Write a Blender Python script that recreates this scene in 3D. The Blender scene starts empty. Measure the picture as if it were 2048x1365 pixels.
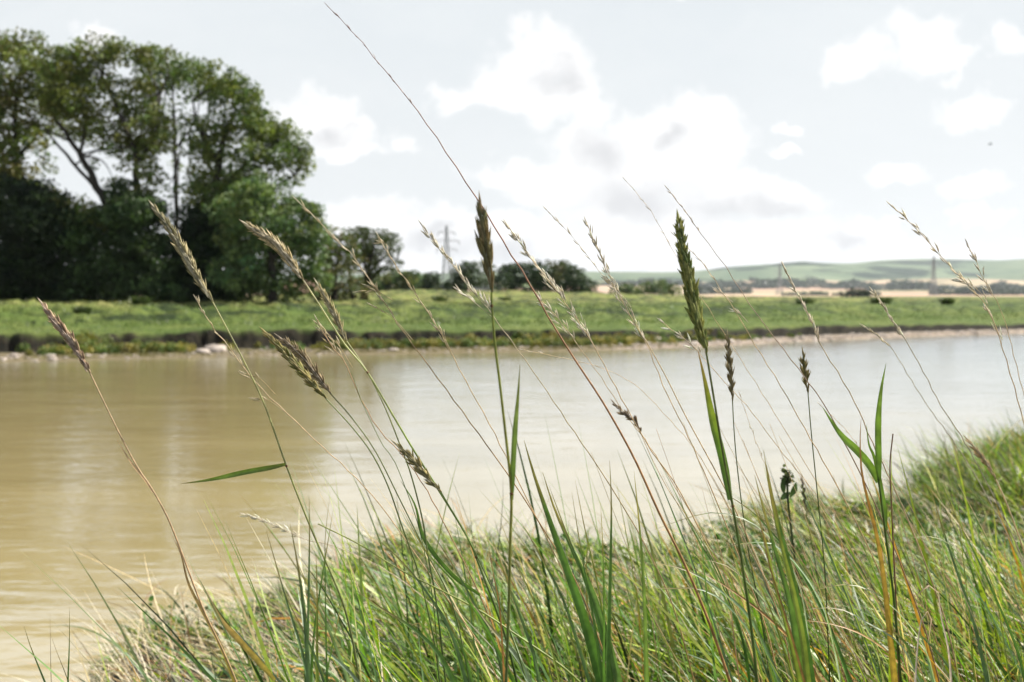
import bpy, math, random
import numpy as np
rng = np.random.default_rng(7); random.seed(7)
R = math.radians
SC = bpy.context.scene
COL = SC.collection

# ------------------------------------------------------------------ camera
F = 1991.0; CAMZ = 2.3; PITCH = math.atan(90.5 / F)
cd = bpy.data.cameras.new('camera'); cam = bpy.data.objects.new('camera', cd); COL.objects.link(cam)
cd.sensor_width = 36.0; cd.lens = 36.0 * F / 2048; cd.clip_start = 0.05; cd.clip_end = 30000
cam.location = (0, 0, CAMZ); cam.rotation_euler = (math.pi / 2 - PITCH, 0, 0)
cd.dof.use_dof = True; cd.dof.focus_distance = 1.38; cd.dof.aperture_fstop = 6.3; cd.dof.aperture_blades = 0
SC.camera = cam
CP, SP = math.cos(PITCH), math.sin(PITCH)

def at(px, py, Y):
    """world point seen at pixel (px,py) of the 2048-wide frame, standing at distance Y"""
    a = (px - 1024) / F; b = (682.5 - py) / F
    dy = CP + b * SP; dz = b * CP - SP
    return np.array((a / dy * Y, Y, CAMZ + dz / dy * Y))
def uv(px, py):
    p = at(px, py, 1.0); return p[0], p[2] - CAMZ

# ------------------------------------------------------------------ light
SUN_EL, SUN_AZ = 50.0, 72.0        # azimuth: degrees from +Y (view direction) towards +X (right)
sd = bpy.data.lights.new('sun', 'SUN'); sun = bpy.data.objects.new('sun', sd); COL.objects.link(sun)
sd.energy = 5.0; sd.angle = R(0.53); sd.color = (1.0, 0.95, 0.86)
sun.rotation_euler = (R(90 - SUN_EL), 0, R(180 - SUN_AZ))
SC.view_settings.view_transform = 'Standard'; SC.view_settings.look = 'None'
SC.view_settings.exposure = 0.98; SC.view_settings.gamma = 1.0
SC.cycles.max_bounces = 8; SC.cycles.diffuse_bounces = 3; SC.cycles.glossy_bounces = 3
SC.cycles.transmission_bounces = 4; SC.cycles.volume_bounces = 0; SC.cycles.transparent_max_bounces = 8
SC.cycles.sample_clamp_indirect = 6.0

class NT:
    """tiny node helper"""
    def __init__(s, tree): s.t = tree; s.n = tree.nodes; s.l = tree.links; s.n.clear()
    def new(s, typ, **kw):
        n = s.n.new(typ)
        for k, v in kw.items(): setattr(n, k, v)
        return n
    def put(s, sock, v):
        if isinstance(v, bpy.types.NodeSocket): s.l.new(v, sock)
        else: sock.default_value = v
    def m(s, op, a, b=0.0, c=0.0, clamp=False):
        n = s.n.new('ShaderNodeMath'); n.operation = op; n.use_clamp = clamp
        s.put(n.inputs[0], a); s.put(n.inputs[1], b)
        if len(n.inputs) > 2: s.put(n.inputs[2], c)
        return n.outputs[0]
    def vm(s, op, a, b=(0, 0, 0)):
        n = s.n.new('ShaderNodeVectorMath'); n.operation = op
        s.put(n.inputs[0], a); s.put(n.inputs[1], b)
        return n.outputs['Value'] if op in ('LENGTH', 'DOT_PRODUCT', 'DISTANCE') else n.outputs[0]
    def mix(s, f, a, b, blend='MIX'):
        n = s.n.new('ShaderNodeMix'); n.data_type = 'RGBA'; n.blend_type = blend
        s.put(n.inputs[0], f); s.put(n.inputs[6], a); s.put(n.inputs[7], b)
        return n.outputs[2]
    def ramp(s, f, lo, hi, a=0.0, b=1.0, smooth=True):
        n = s.n.new('ShaderNodeMapRange'); n.clamp = True
        n.interpolation_type = 'SMOOTHSTEP' if smooth else 'LINEAR'
        s.put(n.inputs[0], f); s.put(n.inputs[1], lo); s.put(n.inputs[2], hi); s.put(n.inputs[3], a); s.put(n.inputs[4], b)
        return n.outputs[0]
    def noise(s, vec, scale, detail=4.0, rough=0.55, dist=0.0):
        n = s.n.new('ShaderNodeTexNoise'); s.put(n.inputs['Vector'], vec)
        n.inputs['Scale'].default_value = scale; n.inputs['Detail'].default_value = detail
        n.inputs['Roughness'].default_value = rough; n.inputs['Distortion'].default_value = dist
        return n.outputs[0]
def rgb(r, g, b): return (r, g, b, 1.0)

# ------------------------------------------------------------------ sky (world): Nishita, horizon haze, cumulus
W = bpy.data.worlds.new('World'); SC.world = W; W.use_nodes = True
t = NT(W.node_tree)
sky = t.new('ShaderNodeTexSky', sky_type='NISHITA'); sky.sun_disc = False
sky.sun_elevation = R(SUN_EL); sky.sun_rotation = R(SUN_AZ); sky.dust_density = 2.0
skyc = t.vm('MULTIPLY', sky.outputs[0], (0.065, 0.065, 0.065))
gen = t.new('ShaderNodeTexCoord').outputs['Generated']
sep = t.new('ShaderNodeSeparateXYZ'); t.l.new(gen, sep.inputs[0])
gx, gy, gz = sep.outputs
ay = t.m('MAXIMUM', t.m('ABSOLUTE', gy), 0.02)
cu = t.m('DIVIDE', gx, ay); cv = t.m('DIVIDE', gz, ay)
comb = t.new('ShaderNodeCombineXYZ'); t.l.new(cu, comb.inputs[0]); t.l.new(cv, comb.inputs[1]); P = comb.outputs[0]
n1 = t.noise(P, 9.0, 7.0, 0.6); n2 = t.noise(P, 34.0, 4.0, 0.6)
wob = t.m('ADD', t.m('MULTIPLY', t.m('SUBTRACT', n1, 0.5), 1.7), t.m('MULTIPLY', t.m('SUBTRACT', n2, 0.5), 0.9))
def nvec(sc, det, amp):
    n = t.n.new('ShaderNodeTexNoise'); t.put(n.inputs['Vector'], P); n.inputs['Scale'].default_value = sc; n.inputs['Detail'].default_value = det
    return t.vm('MULTIPLY', t.vm('SUBTRACT', n.outputs['Color'], (.5, .5, .5)), (amp, amp * .8, 0))
P0 = P; P = t.vm('ADD', P, t.vm('ADD', nvec(14.0, 3.0, 0.085), nvec(48.0, 4.0, 0.03)))
def field(blobs, k=0.25):
    acc = None
    for (px, py, rx, ry) in blobs:
        u, v = uv(px, py)
        d = t.vm('LENGTH', t.vm('MULTIPLY', t.vm('SUBTRACT', P, (u, v, 0)), (F / rx, F / ry, 0)))
        f = t.m('SUBTRACT', 1.0, d)
        acc = f if acc is None else t.m('SMOOTH_MAX', acc, f, k)
    return acc
CL = [(1085,120,75,60),(1010,150,80,60),(1140,160,70,65),(930,190,60,32),(1180,205,60,55),(1060,190,120,45),
      (1190,290,95,70),(1290,260,90,60),(1390,250,80,60),(1420,310,75,75),(1330,340,130,80),(1210,340,110,60),(1010,350,90,25),(1140,370,120,50),
      (1440,400,130,50),(1550,410,90,45),(1290,430,190,60),(1500,480,200,45),(1740,465,70,28),(1250,500,260,40),(1000,480,200,50),
      (655,225,55,50),(690,265,60,42),(600,235,45,30),(790,280,45,25),(700,300,60,20),(730,450,110,38),(830,490,120,40),(900,440,60,25),
      (1700,125,60,45),(1840,90,75,60),(1900,120,50,30),(1680,150,40,22),(2000,90,45,38),(1950,215,75,32),(1790,345,60,22),(1810,335,40,18),(1940,368,65,25),
      (185,62,45,28),(1960,420,60,14),(1570,255,30,12),(1580,305,30,10),(1620,500,260,36),(1900,505,220,30),(1100,525,500,30),(300,520,500,40),(2350,300,200,60),(2600,150,220,90),(-300,250,220,100),(-200,60,180,60),(600,-150,300,80),(1500,-260,320,90),(1250,-60,200,30)]
fld = t.m('ADD', field(CL), wob)
# crisp upper edges, soft lower ones
cm = t.m('MULTIPLY', t.ramp(fld, -0.30, 0.48), 1.0)
grey = t.m('ADD', field([(1200,300,60,60),(1120,150,60,30),(1330,270,40,22),(1280,400,150,50),(1450,430,120,35),(1230,420,70,35),(670,260,40,30),(1700,490,60,20),(1560,430,70,22),(1000,500,100,30),(870,470,50,20)], 0.2), t.m('MULTIPLY', wob, 0.7))
gm = t.ramp(grey, -0.55, 1.0)
el = t.m('MAXIMUM', gz, 0.0)
haze_f = t.ramp(el, 0.24, 0.8, 1.0, 0.0)     # pale air low down, bluer overhead
veil = t.m('MULTIPLY', t.ramp(t.noise(t.vm('MULTIPLY', P, (1.0, 3.2, 1.0)), 4.0, 5.0, 0.55), 0.35, 0.7), 0.45)
base = t.mix(t.m('MULTIPLY', haze_f, 1.0), skyc, t.mix(t.ramp(el, .04, .30), rgb(0.445, 0.462, 0.47), rgb(0.405, 0.43, 0.447)))
base = t.mix(t.m('MULTIPLY', veil, haze_f), base, rgb(0.455, 0.472, 0.48))
base = t.mix(t.ramp(el, 0.11, 0.0, 0.0, 0.75), base, rgb(0.49, 0.50, 0.506))
cloudc = t.mix(gm, rgb(0.56, 0.56, 0.56), rgb(0.40, 0.403, 0.412))
col = t.mix(t.m('MULTIPLY', cm, t.ramp(el, 0.75, 0.45)), base, cloudc)
bg = t.new('ShaderNodeBackground'); t.put(bg.inputs[0], col); bg.inputs[1].default_value = 1.0
out = t.new('ShaderNodeOutputWorld'); t.l.new(bg.outputs[0], out.inputs[0])
W.cycles.sampling_method = 'MANUAL'; W.cycles.sample_map_resolution = 512

# ------------------------------------------------------------------ numpy noise
def _h(ix, iy, seed):
    n = (ix.astype(np.int64) * 374761393 + iy.astype(np.int64) * 668265263 + seed * 1442695041) & 0xffffffff
    n = ((n ^ (n >> 13)) * 1274126177) & 0xffffffff
    return ((n ^ (n >> 16)) & 0xffffff) / float(0xffffff)
def vnoise(x, y, seed=0):
    x = np.asarray(x, float); y = np.asarray(y, float)
    ix = np.floor(x); iy = np.floor(y); fx = x - ix; fy = y - iy
    fx = fx * fx * (3 - 2 * fx); fy = fy * fy * (3 - 2 * fy)
    a = _h(ix, iy, seed); b = _h(ix + 1, iy, seed); c = _h(ix, iy + 1, seed); d = _h(ix + 1, iy + 1, seed)
    return (a * (1 - fx) + b * fx) * (1 - fy) + (c * (1 - fx) + d * fx) * fy
def fbm(x, y, seed=0, o=4):
    s = 0; amp = 0.5
    for k in range(o):
        s = s + amp * (vnoise(x * 2 ** k, y * 2 ** k, seed + k) - 0.5); amp *= 0.5
    return s
def sst(x, a, b):
    u = np.clip((x - a) / (b - a), 0, 1); return u * u * (3 - 2 * u)

# ------------------------------------------------------------------ mesh helpers
class MB:
    def __init__(s): s.v = []; s.q = []; s.tr = []; s.c = []; s.n = 0
    def add(s, v, q=None, tr=None, c=(1, 1, 1)):
        v = np.asarray(v, np.float32).reshape(-1, 3)
        if q is not None and len(q): s.q.append(np.asarray(q, np.int64) + s.n)
        if tr is not None and len(tr): s.tr.append(np.asarray(tr, np.int64) + s.n)
        c = np.asarray(c, np.float32)
        if c.ndim == 1: c = np.tile(c[:3], (len(v), 1))
        s.v.append(v); s.c.append(c); s.n += len(v)
    def build(s, name, mat, parent=None, origin=(0, 0, 0), smooth=True):
        v = np.concatenate(s.v) - np.asarray(origin, np.float32)
        q = np.concatenate(s.q) if s.q else np.zeros((0, 4), np.int64)
        tr = np.concatenate(s.tr) if s.tr else np.zeros((0, 3), np.int64)
        me = bpy.data.meshes.new(name)
        me.vertices.add(len(v)); me.vertices.foreach_set('co', v.astype(np.float32).ravel())
        loops = np.concatenate([q.ravel(), tr.ravel()]).astype(np.int32)
        st = np.concatenate([np.arange(len(q)) * 4, len(q) * 4 + np.arange(len(tr)) * 3]).astype(np.int32)
        me.loops.add(len(loops)); me.loops.foreach_set('vertex_index', loops)
        me.polygons.add(len(st)); me.polygons.foreach_set('loop_start', st)
        me.polygons.foreach_set('use_smooth', np.full(len(st), smooth))
        me.update(calc_edges=True)
        ca = me.color_attributes.new('tint', 'FLOAT_COLOR', 'POINT')
        cc = np.concatenate(s.c); ca.data.foreach_set('color', np.hstack([cc, np.ones((len(cc), 1), np.float32)]).astype(np.float32).ravel())
        me.materials.append(mat)
        o = bpy.data.objects.new(name, me); COL.objects.link(o)
        if parent is not None: o.parent = parent
        else: o.location = origin
        return o
def tag(o, label=None, cat=None, group=None, kind=None):
    if label: o['label'] = label
    if cat: o['category'] = cat
    if group: o['group'] = group
    if kind: o['kind'] = kind
    return o
def thing(name, loc, label, cat, group=None):
    o = bpy.data.objects.new(name, None); COL.objects.link(o); o.location = tuple(float(a) for a in loc)
    o.empty_display_size = 0.1
    return tag(o, label, cat, group)
def unit(v):
    v = np.asarray(v, float); return v / np.maximum(np.linalg.norm(v, axis=-1, keepdims=True), 1e-9)
def smooth_path(pts, n):
    pts = np.asarray(pts, float)
    p = np.vstack([2 * pts[0] - pts[1], pts, 2 * pts[-1] - pts[-2]])
    seg = np.linalg.norm(np.diff(pts, axis=0), axis=1); cum = np.concatenate([[0], np.cumsum(seg)])
    ts = np.linspace(0, cum[-1], n); out = []
    for tt in ts:
        i = min(int(np.searchsorted(cum, tt, side='right')) - 1, len(seg) - 1); u = (tt - cum[i]) / max(seg[i], 1e-9)
        a, b, c, d = p[i], p[i + 1], p[i + 2], p[i + 3]
        out.append(0.5 * ((2 * b) + (c - a) * u + (2 * a - 5 * b + 4 * c - d) * u * u + (3 * b - a - 3 * c + d) * u ** 3))
    return np.array(out)
def tube(mb, path, rad, c, k=6):
    path = np.asarray(path, float); n = len(path)
    rad = np.broadcast_to(np.asarray(rad, float), (n,))
    T = unit(np.gradient(path, axis=0))
    ref = np.array((0.3, 1.0, 0.1)); A = unit(np.cross(T, ref)); B = np.cross(T, A)
    an = np.arange(k) * 2 * math.pi / k
    ring = path[:, None] + rad[:, None, None] * (A[:, None] * np.cos(an)[None, :, None] + B[:, None] * np.sin(an)[None, :, None])
    i = np.arange(n - 1)[:, None] * k; j = np.arange(k)[None, :]; j2 = (j + 1) % k
    q = np.stack([i + j, i + j2, i + k + j2, i + k + j], -1).reshape(-1, 4)
    c = np.asarray(c, float)
    if c.ndim == 2: c = np.repeat(c, k, axis=0)
    mb.add(ring.reshape(-1, 3), q, None, c)
def ribbon(mb, path, w, c, roll=0.0, fold=0.35, twist=0.0):
    """folded leaf blade: three verts across"""
    path = np.asarray(path, float); n = len(path); w = np.broadcast_to(np.asarray(w, float), (n,))
    T = unit(np.gradient(path, axis=0)); N0 = np.array((0.0, -1.0, 0.15))
    S = unit(np.cross(T, N0)); N = unit(np.cross(S, T))
    a = roll + twist * np.linspace(0, 1, n)
    S2 = S * np.cos(a)[:, None] + N * np.sin(a)[:, None]; N2 = N * np.cos(a)[:, None] - S * np.sin(a)[:, None]
    L = path - S2 * w[:, None] / 2 + N2 * (w * fold)[:, None] / 2; Rr = path + S2 * w[:, None] / 2 + N2 * (w * fold)[:, None] / 2
    v = np.stack([L, path, Rr], 1).reshape(-1, 3)
    i = np.arange(n - 1)[:, None] * 3; j = np.arange(2)[None, :]
    q = np.stack([i + j, i + j + 1, i + j + 4, i + j + 3], -1).reshape(-1, 4)
    c = np.asarray(c, float)
    if c.ndim == 1: c = np.tile(c, (n, 1))
    c = c * (1 + .18 * np.sin(np.arange(n) * .9)[:, None] * rng.uniform(.2, 1)); c = (c[:, None] * np.array((.88, 1.35, 1.0))[None, :, None]).reshape(-1, 3)
    mb.add(v, q, None, c)
# pointed spikelet template, along +Z, length 1
def lens_template(k=5, flat=0.6):
    zs = np.array([0.0, 0.12, 0.35, 0.62, 0.86, 1.0]); rs = np.array([0.03, 0.62, 1.0, 0.8, 0.32, 0.02])
    an = np.arange(k) * 2 * math.pi / k
    v = np.stack([rs[:, None] * np.cos(an), rs[:, None] * np.sin(an) * flat, np.repeat(zs[:, None], k, 1)], -1).reshape(-1, 3)
    i = np.arange(len(zs) - 1)[:, None] * k; j = np.arange(k)[None, :]; j2 = (j + 1) % k
    return v, np.stack([i + j, i + j2, i + k + j2, i + k + j], -1).reshape(-1, 4)
LV, LQ = lens_template()
def lenses(mb, pos, axis, side, length, width, cols):
    pos = np.atleast_2d(pos); Z = unit(np.atleast_2d(axis)); X = unit(np.atleast_2d(side) - Z * np.sum(np.atleast_2d(side) * Z, -1, keepdims=True)); Y = np.cross(Z, X)
    N = len(pos); length = np.broadcast_to(length, (N,)); width = np.broadcast_to(width, (N,))
    v = (pos[:, None] + X[:, None] * (LV[None, :, 0:1] * width[:, None, None] / 2) + Y[:, None] * (LV[None, :, 1:2] * width[:, None, None] / 2) + Z[:, None] * (LV[None, :, 2:3] * length[:, None, None]))
    q = (LQ[None] + (np.arange(N) * len(LV))[:, None, None]).reshape(-1, 4)
    cols = np.asarray(cols, float); cols = np.tile(cols, (N, 1)) if cols.ndim == 1 else cols
    mb.add(v.reshape(-1, 3), q, None, np.repeat(cols, len(LV), 0))

# ------------------------------------------------------------------ materials
def leafmat(name, trans=0.35, rough=0.5, spec=0.4, nscale=0.0, boost=(1.15, 1.25, 0.6)):
    m = bpy.data.materials.new(name); m.use_nodes = True; t = NT(m.node_tree)
    a = t.new('ShaderNodeAttribute', attribute_name='tint').outputs['Color']
    if nscale:
        geo = t.new('ShaderNodeTexCoord').outputs['Object']
        f = t.ramp(t.noise(geo, nscale, 3.0), 0.3, 0.7, 0.72, 1.22)
        a = t.vm('MULTIPLY', a, (1, 1, 1)); n = t.new('ShaderNodeVectorMath', operation='SCALE'); t.l.new(a, n.inputs[0]); t.l.new(f, n.inputs['Scale']); a = n.outputs[0]
    p = t.new('ShaderNodeBsdfPrincipled'); t.put(p.inputs['Base Color'], a); p.inputs['Roughness'].default_value = rough
    p.inputs['Specular IOR Level'].default_value = spec
    tr = t.new('ShaderNodeBsdfTranslucent'); t.put(tr.inputs[0], t.vm('MULTIPLY', a, boost))
    mx = t.new('ShaderNodeMixShader'); mx.inputs[0].default_value = trans
    t.l.new(p.outputs[0], mx.inputs[1]); t.l.new(tr.outputs[0], mx.inputs[2])
    o = t.new('ShaderNodeOutputMaterial'); t.l.new(mx.outputs[0], o.inputs[0])
    return m
M_BLADE = leafmat('grass_blade_green', 0.38, 0.42, 0.5, 60)
M_STRAW = leafmat('dry_straw', 0.25, 0.5, 0.45, 90, (1.1, 1.05, 0.9))
M_HEAD = leafmat('seed_head_husk', 0.22, 0.55, 0.4, 200, (1.1, 1.1, 0.8))
M_LEAF = leafmat('tree_leaf', 0.28, 0.5, 0.35, 0.7)
M_TURF = leafmat('turf', 0.35, 0.45, 0.5, 3.0)
def bark(name, c):
    m = bpy.data.materials.new(name); m.use_nodes = True; t = NT(m.node_tree)
    g = t.new('ShaderNodeTexCoord').outputs['Object']
    n = t.noise(t.vm('MULTIPLY', g, (1, 1, 0.25)), 14.0, 6.0, 0.65)
    p = t.new('ShaderNodeBsdfPrincipled'); t.put(p.inputs['Base Color'], t.mix(n, rgb(c[0] * .5, c[1] * .5, c[2] * .5), rgb(c[0] * 1.5, c[1] * 1.5, c[2] * 1.5)))
    p.inputs['Roughness'].default_value = 0.9
    b = t.new('ShaderNodeBump'); b.inputs['Strength'].default_value = 0.6; t.l.new(n, b.inputs['Height']); t.l.new(b.outputs[0], p.inputs['Normal'])
    o = t.new('ShaderNodeOutputMaterial'); t.l.new(p.outputs[0], o.inputs[0]); return m
M_BARK = bark('tree_bark', (0.022, 0.018, 0.013))

# ================================================================== SETTING
# ---- near bank ground
LIPX = np.array([-60, -8, -3, -1.75, -1.62, -1.5, -1.0, -.87, -.06, .32, .66, 1.3, 2.1, 3.1, 3.9, 6, 12, 40, 120])
LIPY = np.array([2.0, 2.5, 3.0, 3.25, 3.4, 3.95, 4.6, 4.95, 4.8, 4.95, 4.7, 5.4, 6.1, 6.9, 7.9, 9.5, 12, 25, 60])
def ylip(x): return np.interp(x, LIPX, LIPY)
def ground(x, y):
    x = np.asarray(x, float); y = np.asarray(y, float)
    z = 1.42 - 0.095 * np.clip(y, 0, 5) - 0.02 * np.clip(y - 5, 0, 50) + 0.26 * fbm(x * 1.6, y * 1.6, 3) + 0.12 * fbm(x * 4.5, y * 4.5, 9)
    z = z - 0.17 * sst(-x / np.maximum(y, .5), .385, .43) * sst(y, 2.0, 2.7)
    z = z - 0.13 * sst(-x / np.maximum(y, .5), .10, .28) * sst(y, 1.6, 2.6)
    yl = ylip(x) + 0.25 * fbm(x * 2.5, x * 0, 21)
    return z + (-0.7 - z) * sst(y - yl, 0.0, 1.5)
def gridmesh(xs, ys, Z, mat, name, c=(1, 1, 1)):
    X, Y = np.meshgrid(xs, ys) if np.ndim(xs) == 1 else (xs, ys)
    r, k = X.shape; mb = MB()
    i = np.arange(r - 1)[:, None] * k; j = np.arange(k - 1)[None, :]
    q = np.stack([i + j, i + j + 1, i + k + j + 1, i + k + j], -1).reshape(-1, 4)
    mb.add(np.stack([X, Y, Z], -1).reshape(-1, 3), q, None, c)
    return mb.build(name, mat)
def earth(name, c1, c2, scale=6.0):
    m = bpy.data.materials.new(name); m.use_nodes = True; t = NT(m.node_tree)
    g = t.new('ShaderNodeTexCoord').outputs['Object']; n = t.noise(g, scale, 7.0, 0.65)
    p = t.new('ShaderNodeBsdfPrincipled'); t.put(p.inputs['Base Color'], t.mix(t.ramp(n, 0.3, 0.7), c1, c2)); p.inputs['Roughness'].default_value = 0.85
    b = t.new('ShaderNodeBump'); b.inputs['Strength'].default_value = 0.7; b.inputs['Distance'].default_value = 0.03
    t.l.new(t.noise(g, scale * 6, 6.0), b.inputs['Height']); t.l.new(b.outputs[0], p.inputs['Normal'])
    o = t.new('ShaderNodeOutputMaterial'); t.l.new(p.outputs[0], o.inputs[0]); return m
xs = np.concatenate([np.linspace(-60, -5, 40), np.arange(-4.9, 8.0, 0.07), np.linspace(8.2, 120, 70)])
ys = np.concatenate([np.linspace(-40, 0, 20), np.arange(0.1, 11, 0.08), np.linspace(11.2, 62, 60)])
X, Y = np.meshgrid(xs, ys)
tag(gridmesh(xs, ys, ground(X, Y), earth('bank_soil', rgb(.010, .013, .006), rgb(.035, .028, .016)), 'near_bank'), kind='structure')

# ---- water
def water_mat():
    m = bpy.data.materials.new('river_water'); m.use_nodes = True; t = NT(m.node_tree)
    g = t.new('ShaderNodeTexCoord').outputs['Object']
    mud = t.mix(t.ramp(t.noise(t.vm('MULTIPLY', g, (0.25, 1.0, 1.0)), 0.6, 4.0), 0.3, 0.7), rgb(.305, .243, .106), rgb(.37, .298, .14))
    h1 = t.noise(t.vm('MULTIPLY', g, (0.55, 1.5, 1.0)), 1.4, 4.0, 0.55, 0.6)
    h2 = t.noise(t.vm('MULTIPLY', g, (0.6, 1.6, 1.0)), 6.5, 3.0, 0.5, 0.4)
    patch = t.ramp(t.noise(t.vm('MULTIPLY', g, (0.3, 1.0, 1.0)), 0.35, 3.0), 0.4, 0.62, 0.25, 1.0)
    h = t.m('ADD', t.m('MULTIPLY', h1, 0.024), t.m('MULTIPLY', t.m('MULTIPLY', h2, 0.0075), patch))
    b = t.new('ShaderNodeBump'); b.inputs['Strength'].default_value = 0.8; b.inputs['Distance'].default_value = 1.0; t.put(b.inputs['Height'], h)
    gl_tint = rgb(.82, .90, 1.0)
    d = t.new('ShaderNodeBsdfDiffuse'); t.put(d.inputs[0], mud)
    gl = t.new('ShaderNodeBsdfGlossy'); gl.inputs['Roughness'].default_value = 0.10; gl.inputs[0].default_value = gl_tint; t.l.new(b.outputs[0], gl.inputs['Normal'])
    geo = t.new('ShaderNodeNewGeometry'); cosv = t.m('ABSOLUTE', t.vm('DOT_PRODUCT', geo.outputs['Incoming'], geo.outputs['Normal']))
    fres = t.m('ADD', 0.30, t.m('MULTIPLY', 0.70, t.m('POWER', t.m('SUBTRACT', 1.0, cosv, clamp=True), 5.0)), clamp=True)   # Schlick reflectance of silty water
    mx = t.new('ShaderNodeMixShader'); t.l.new(fres, mx.inputs[0]); t.l.new(d.outputs[0], mx.inputs[1]); t.l.new(gl.outputs[0], mx.inputs[2])
    o = t.new('ShaderNodeOutputMaterial'); t.l.new(mx.outputs[0], o.inputs[0]); return m
wx = np.linspace(-160, 220, 39); wy = np.linspace(-45, 240, 39); X, Y = np.meshgrid(wx, wy)
tag(gridmesh(wx, wy, 0 * X, water_mat(), 'river_water'), kind='structure')

# ---- far bank and the land behind it, one fan-shaped sheet
K =   np.array([-1300, 0,   300,  600,  800, 1000, 1200, 1400, 1700, 2050, 3400.])
YW =  np.array([27,   34.5, 36.5, 38.3, 39.6, 40.6, 42, 45, 52.5, 61, 98])
ZC =  np.array([.88,  .88,  .88,  .88,  .85,  .82,  .78, .74, .66, .58, .5])
ZB =  np.array([1.0,  1.0,  1.0,  1.0,  .98,  .95,  .95, .95, .92, .88, .9])
ZL =  np.array([1.92,  1.92,  1.92,  1.9, 1.9,  1.78, 1.72, 1.66, 1.6, 1.55, 1.5])
ZM =  np.array([1.92,  1.92,  2.0, 2.25, 2.66, 2.6,  2.45, 2.16, 2.0, 1.97, 1.95])
def ki(px, A): 
    pts = np.interp(px, K, A); w = 60
    return (np.interp(px - w, K, A) + 2 * pts + np.interp(px + w, K, A)) / 4
def water_y(px): return ki(px, YW) + 0.55 * fbm(px * 0.008, px * 0, 31, 3) + 0.3 * fbm(px * .04, px * 0, 35, 3)
def cutline(px): return 1.75 + .8 * fbm(px * 0.012, px * 0, 51, 4) + .12 * fbm(px * .11, px * 0, 57, 3)
def zfar(px, Y):
    px, Y = np.broadcast_arrays(np.asarray(px, float), np.asarray(Y, float))
    d = Y - water_y(px); zc, zb, zl, zm = ki(px, ZC), ki(px, ZB), ki(px, ZL), ki(px, ZM)
    sc = np.clip(ki(px, YW) / 38.0, 0.9, 1.6)
    x = px * 0.02; lump = fbm(x, d * 0.5, 41, 4)
    cut = cutline(px)
    z = -0.6 + 0.62 * sst(d, -3, 0.05) + (0.02 + 0.17) * np.clip(d / 1.6, 0, 1)
    z = z + (zc - 0.21 + 0.3 * fbm(px * .012, px * 0, 58, 3)) * sst(d, cut, cut + 0.32 + .5 * vnoise(px * .05, px * 0, 59))
    z = z + (zb - zc - .3 * fbm(px * .012, px * 0, 58, 3)) * np.clip((d - 2.2) / (7.5 * sc), 0, 1)
    z = z + (zl - zb) * sst(d + 1.2 * lump, 9.0 * sc, 15.5 * sc)
    z = z + (zm - zl) * sst(d, 18 * sc, 36 * sc)
    z = z + (1.9 - zm) * sst(Y, 110, 170)
    rough = sst(d, 8.0, 11) * (1 - sst(Y, 90, 140))
    z = z + rough * (0.55 * fbm(px * 0.03, Y * 0.8, 61, 4)) + 0.05 * sst(d, 2.3, 3) * fbm(px * .05, Y * 2.0, 71, 3)
    return z + 0.06 * (1 - sst(d, 1.4, 2.0)) * sst(d, -0.4, .3) * fbm(px * .06, d * 3, 81, 3)
PXS = np.concatenate([np.linspace(-1300, -160, 60), np.arange(-150, 2210, 5.0), np.linspace(2220, 3400, 60)])
off = np.concatenate([np.linspace(-3, 0, 8), np.arange(0.1, 3.0, 0.07), np.arange(3.1, 20, 0.18), np.arange(20.3, 45, 0.5)])
U = (PXS - 1024) / F
A = np.linspace(0, 1, 55)
wl = water_y(PXS)
rows = [wl + o for o in off] + [(wl + 45) + (650 - (wl + 45)) * a ** 2.2 for a in A[1:]]
YY = np.array(rows); PP = np.broadcast_to(PXS, YY.shape); XX = U[None] * YY
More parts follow.
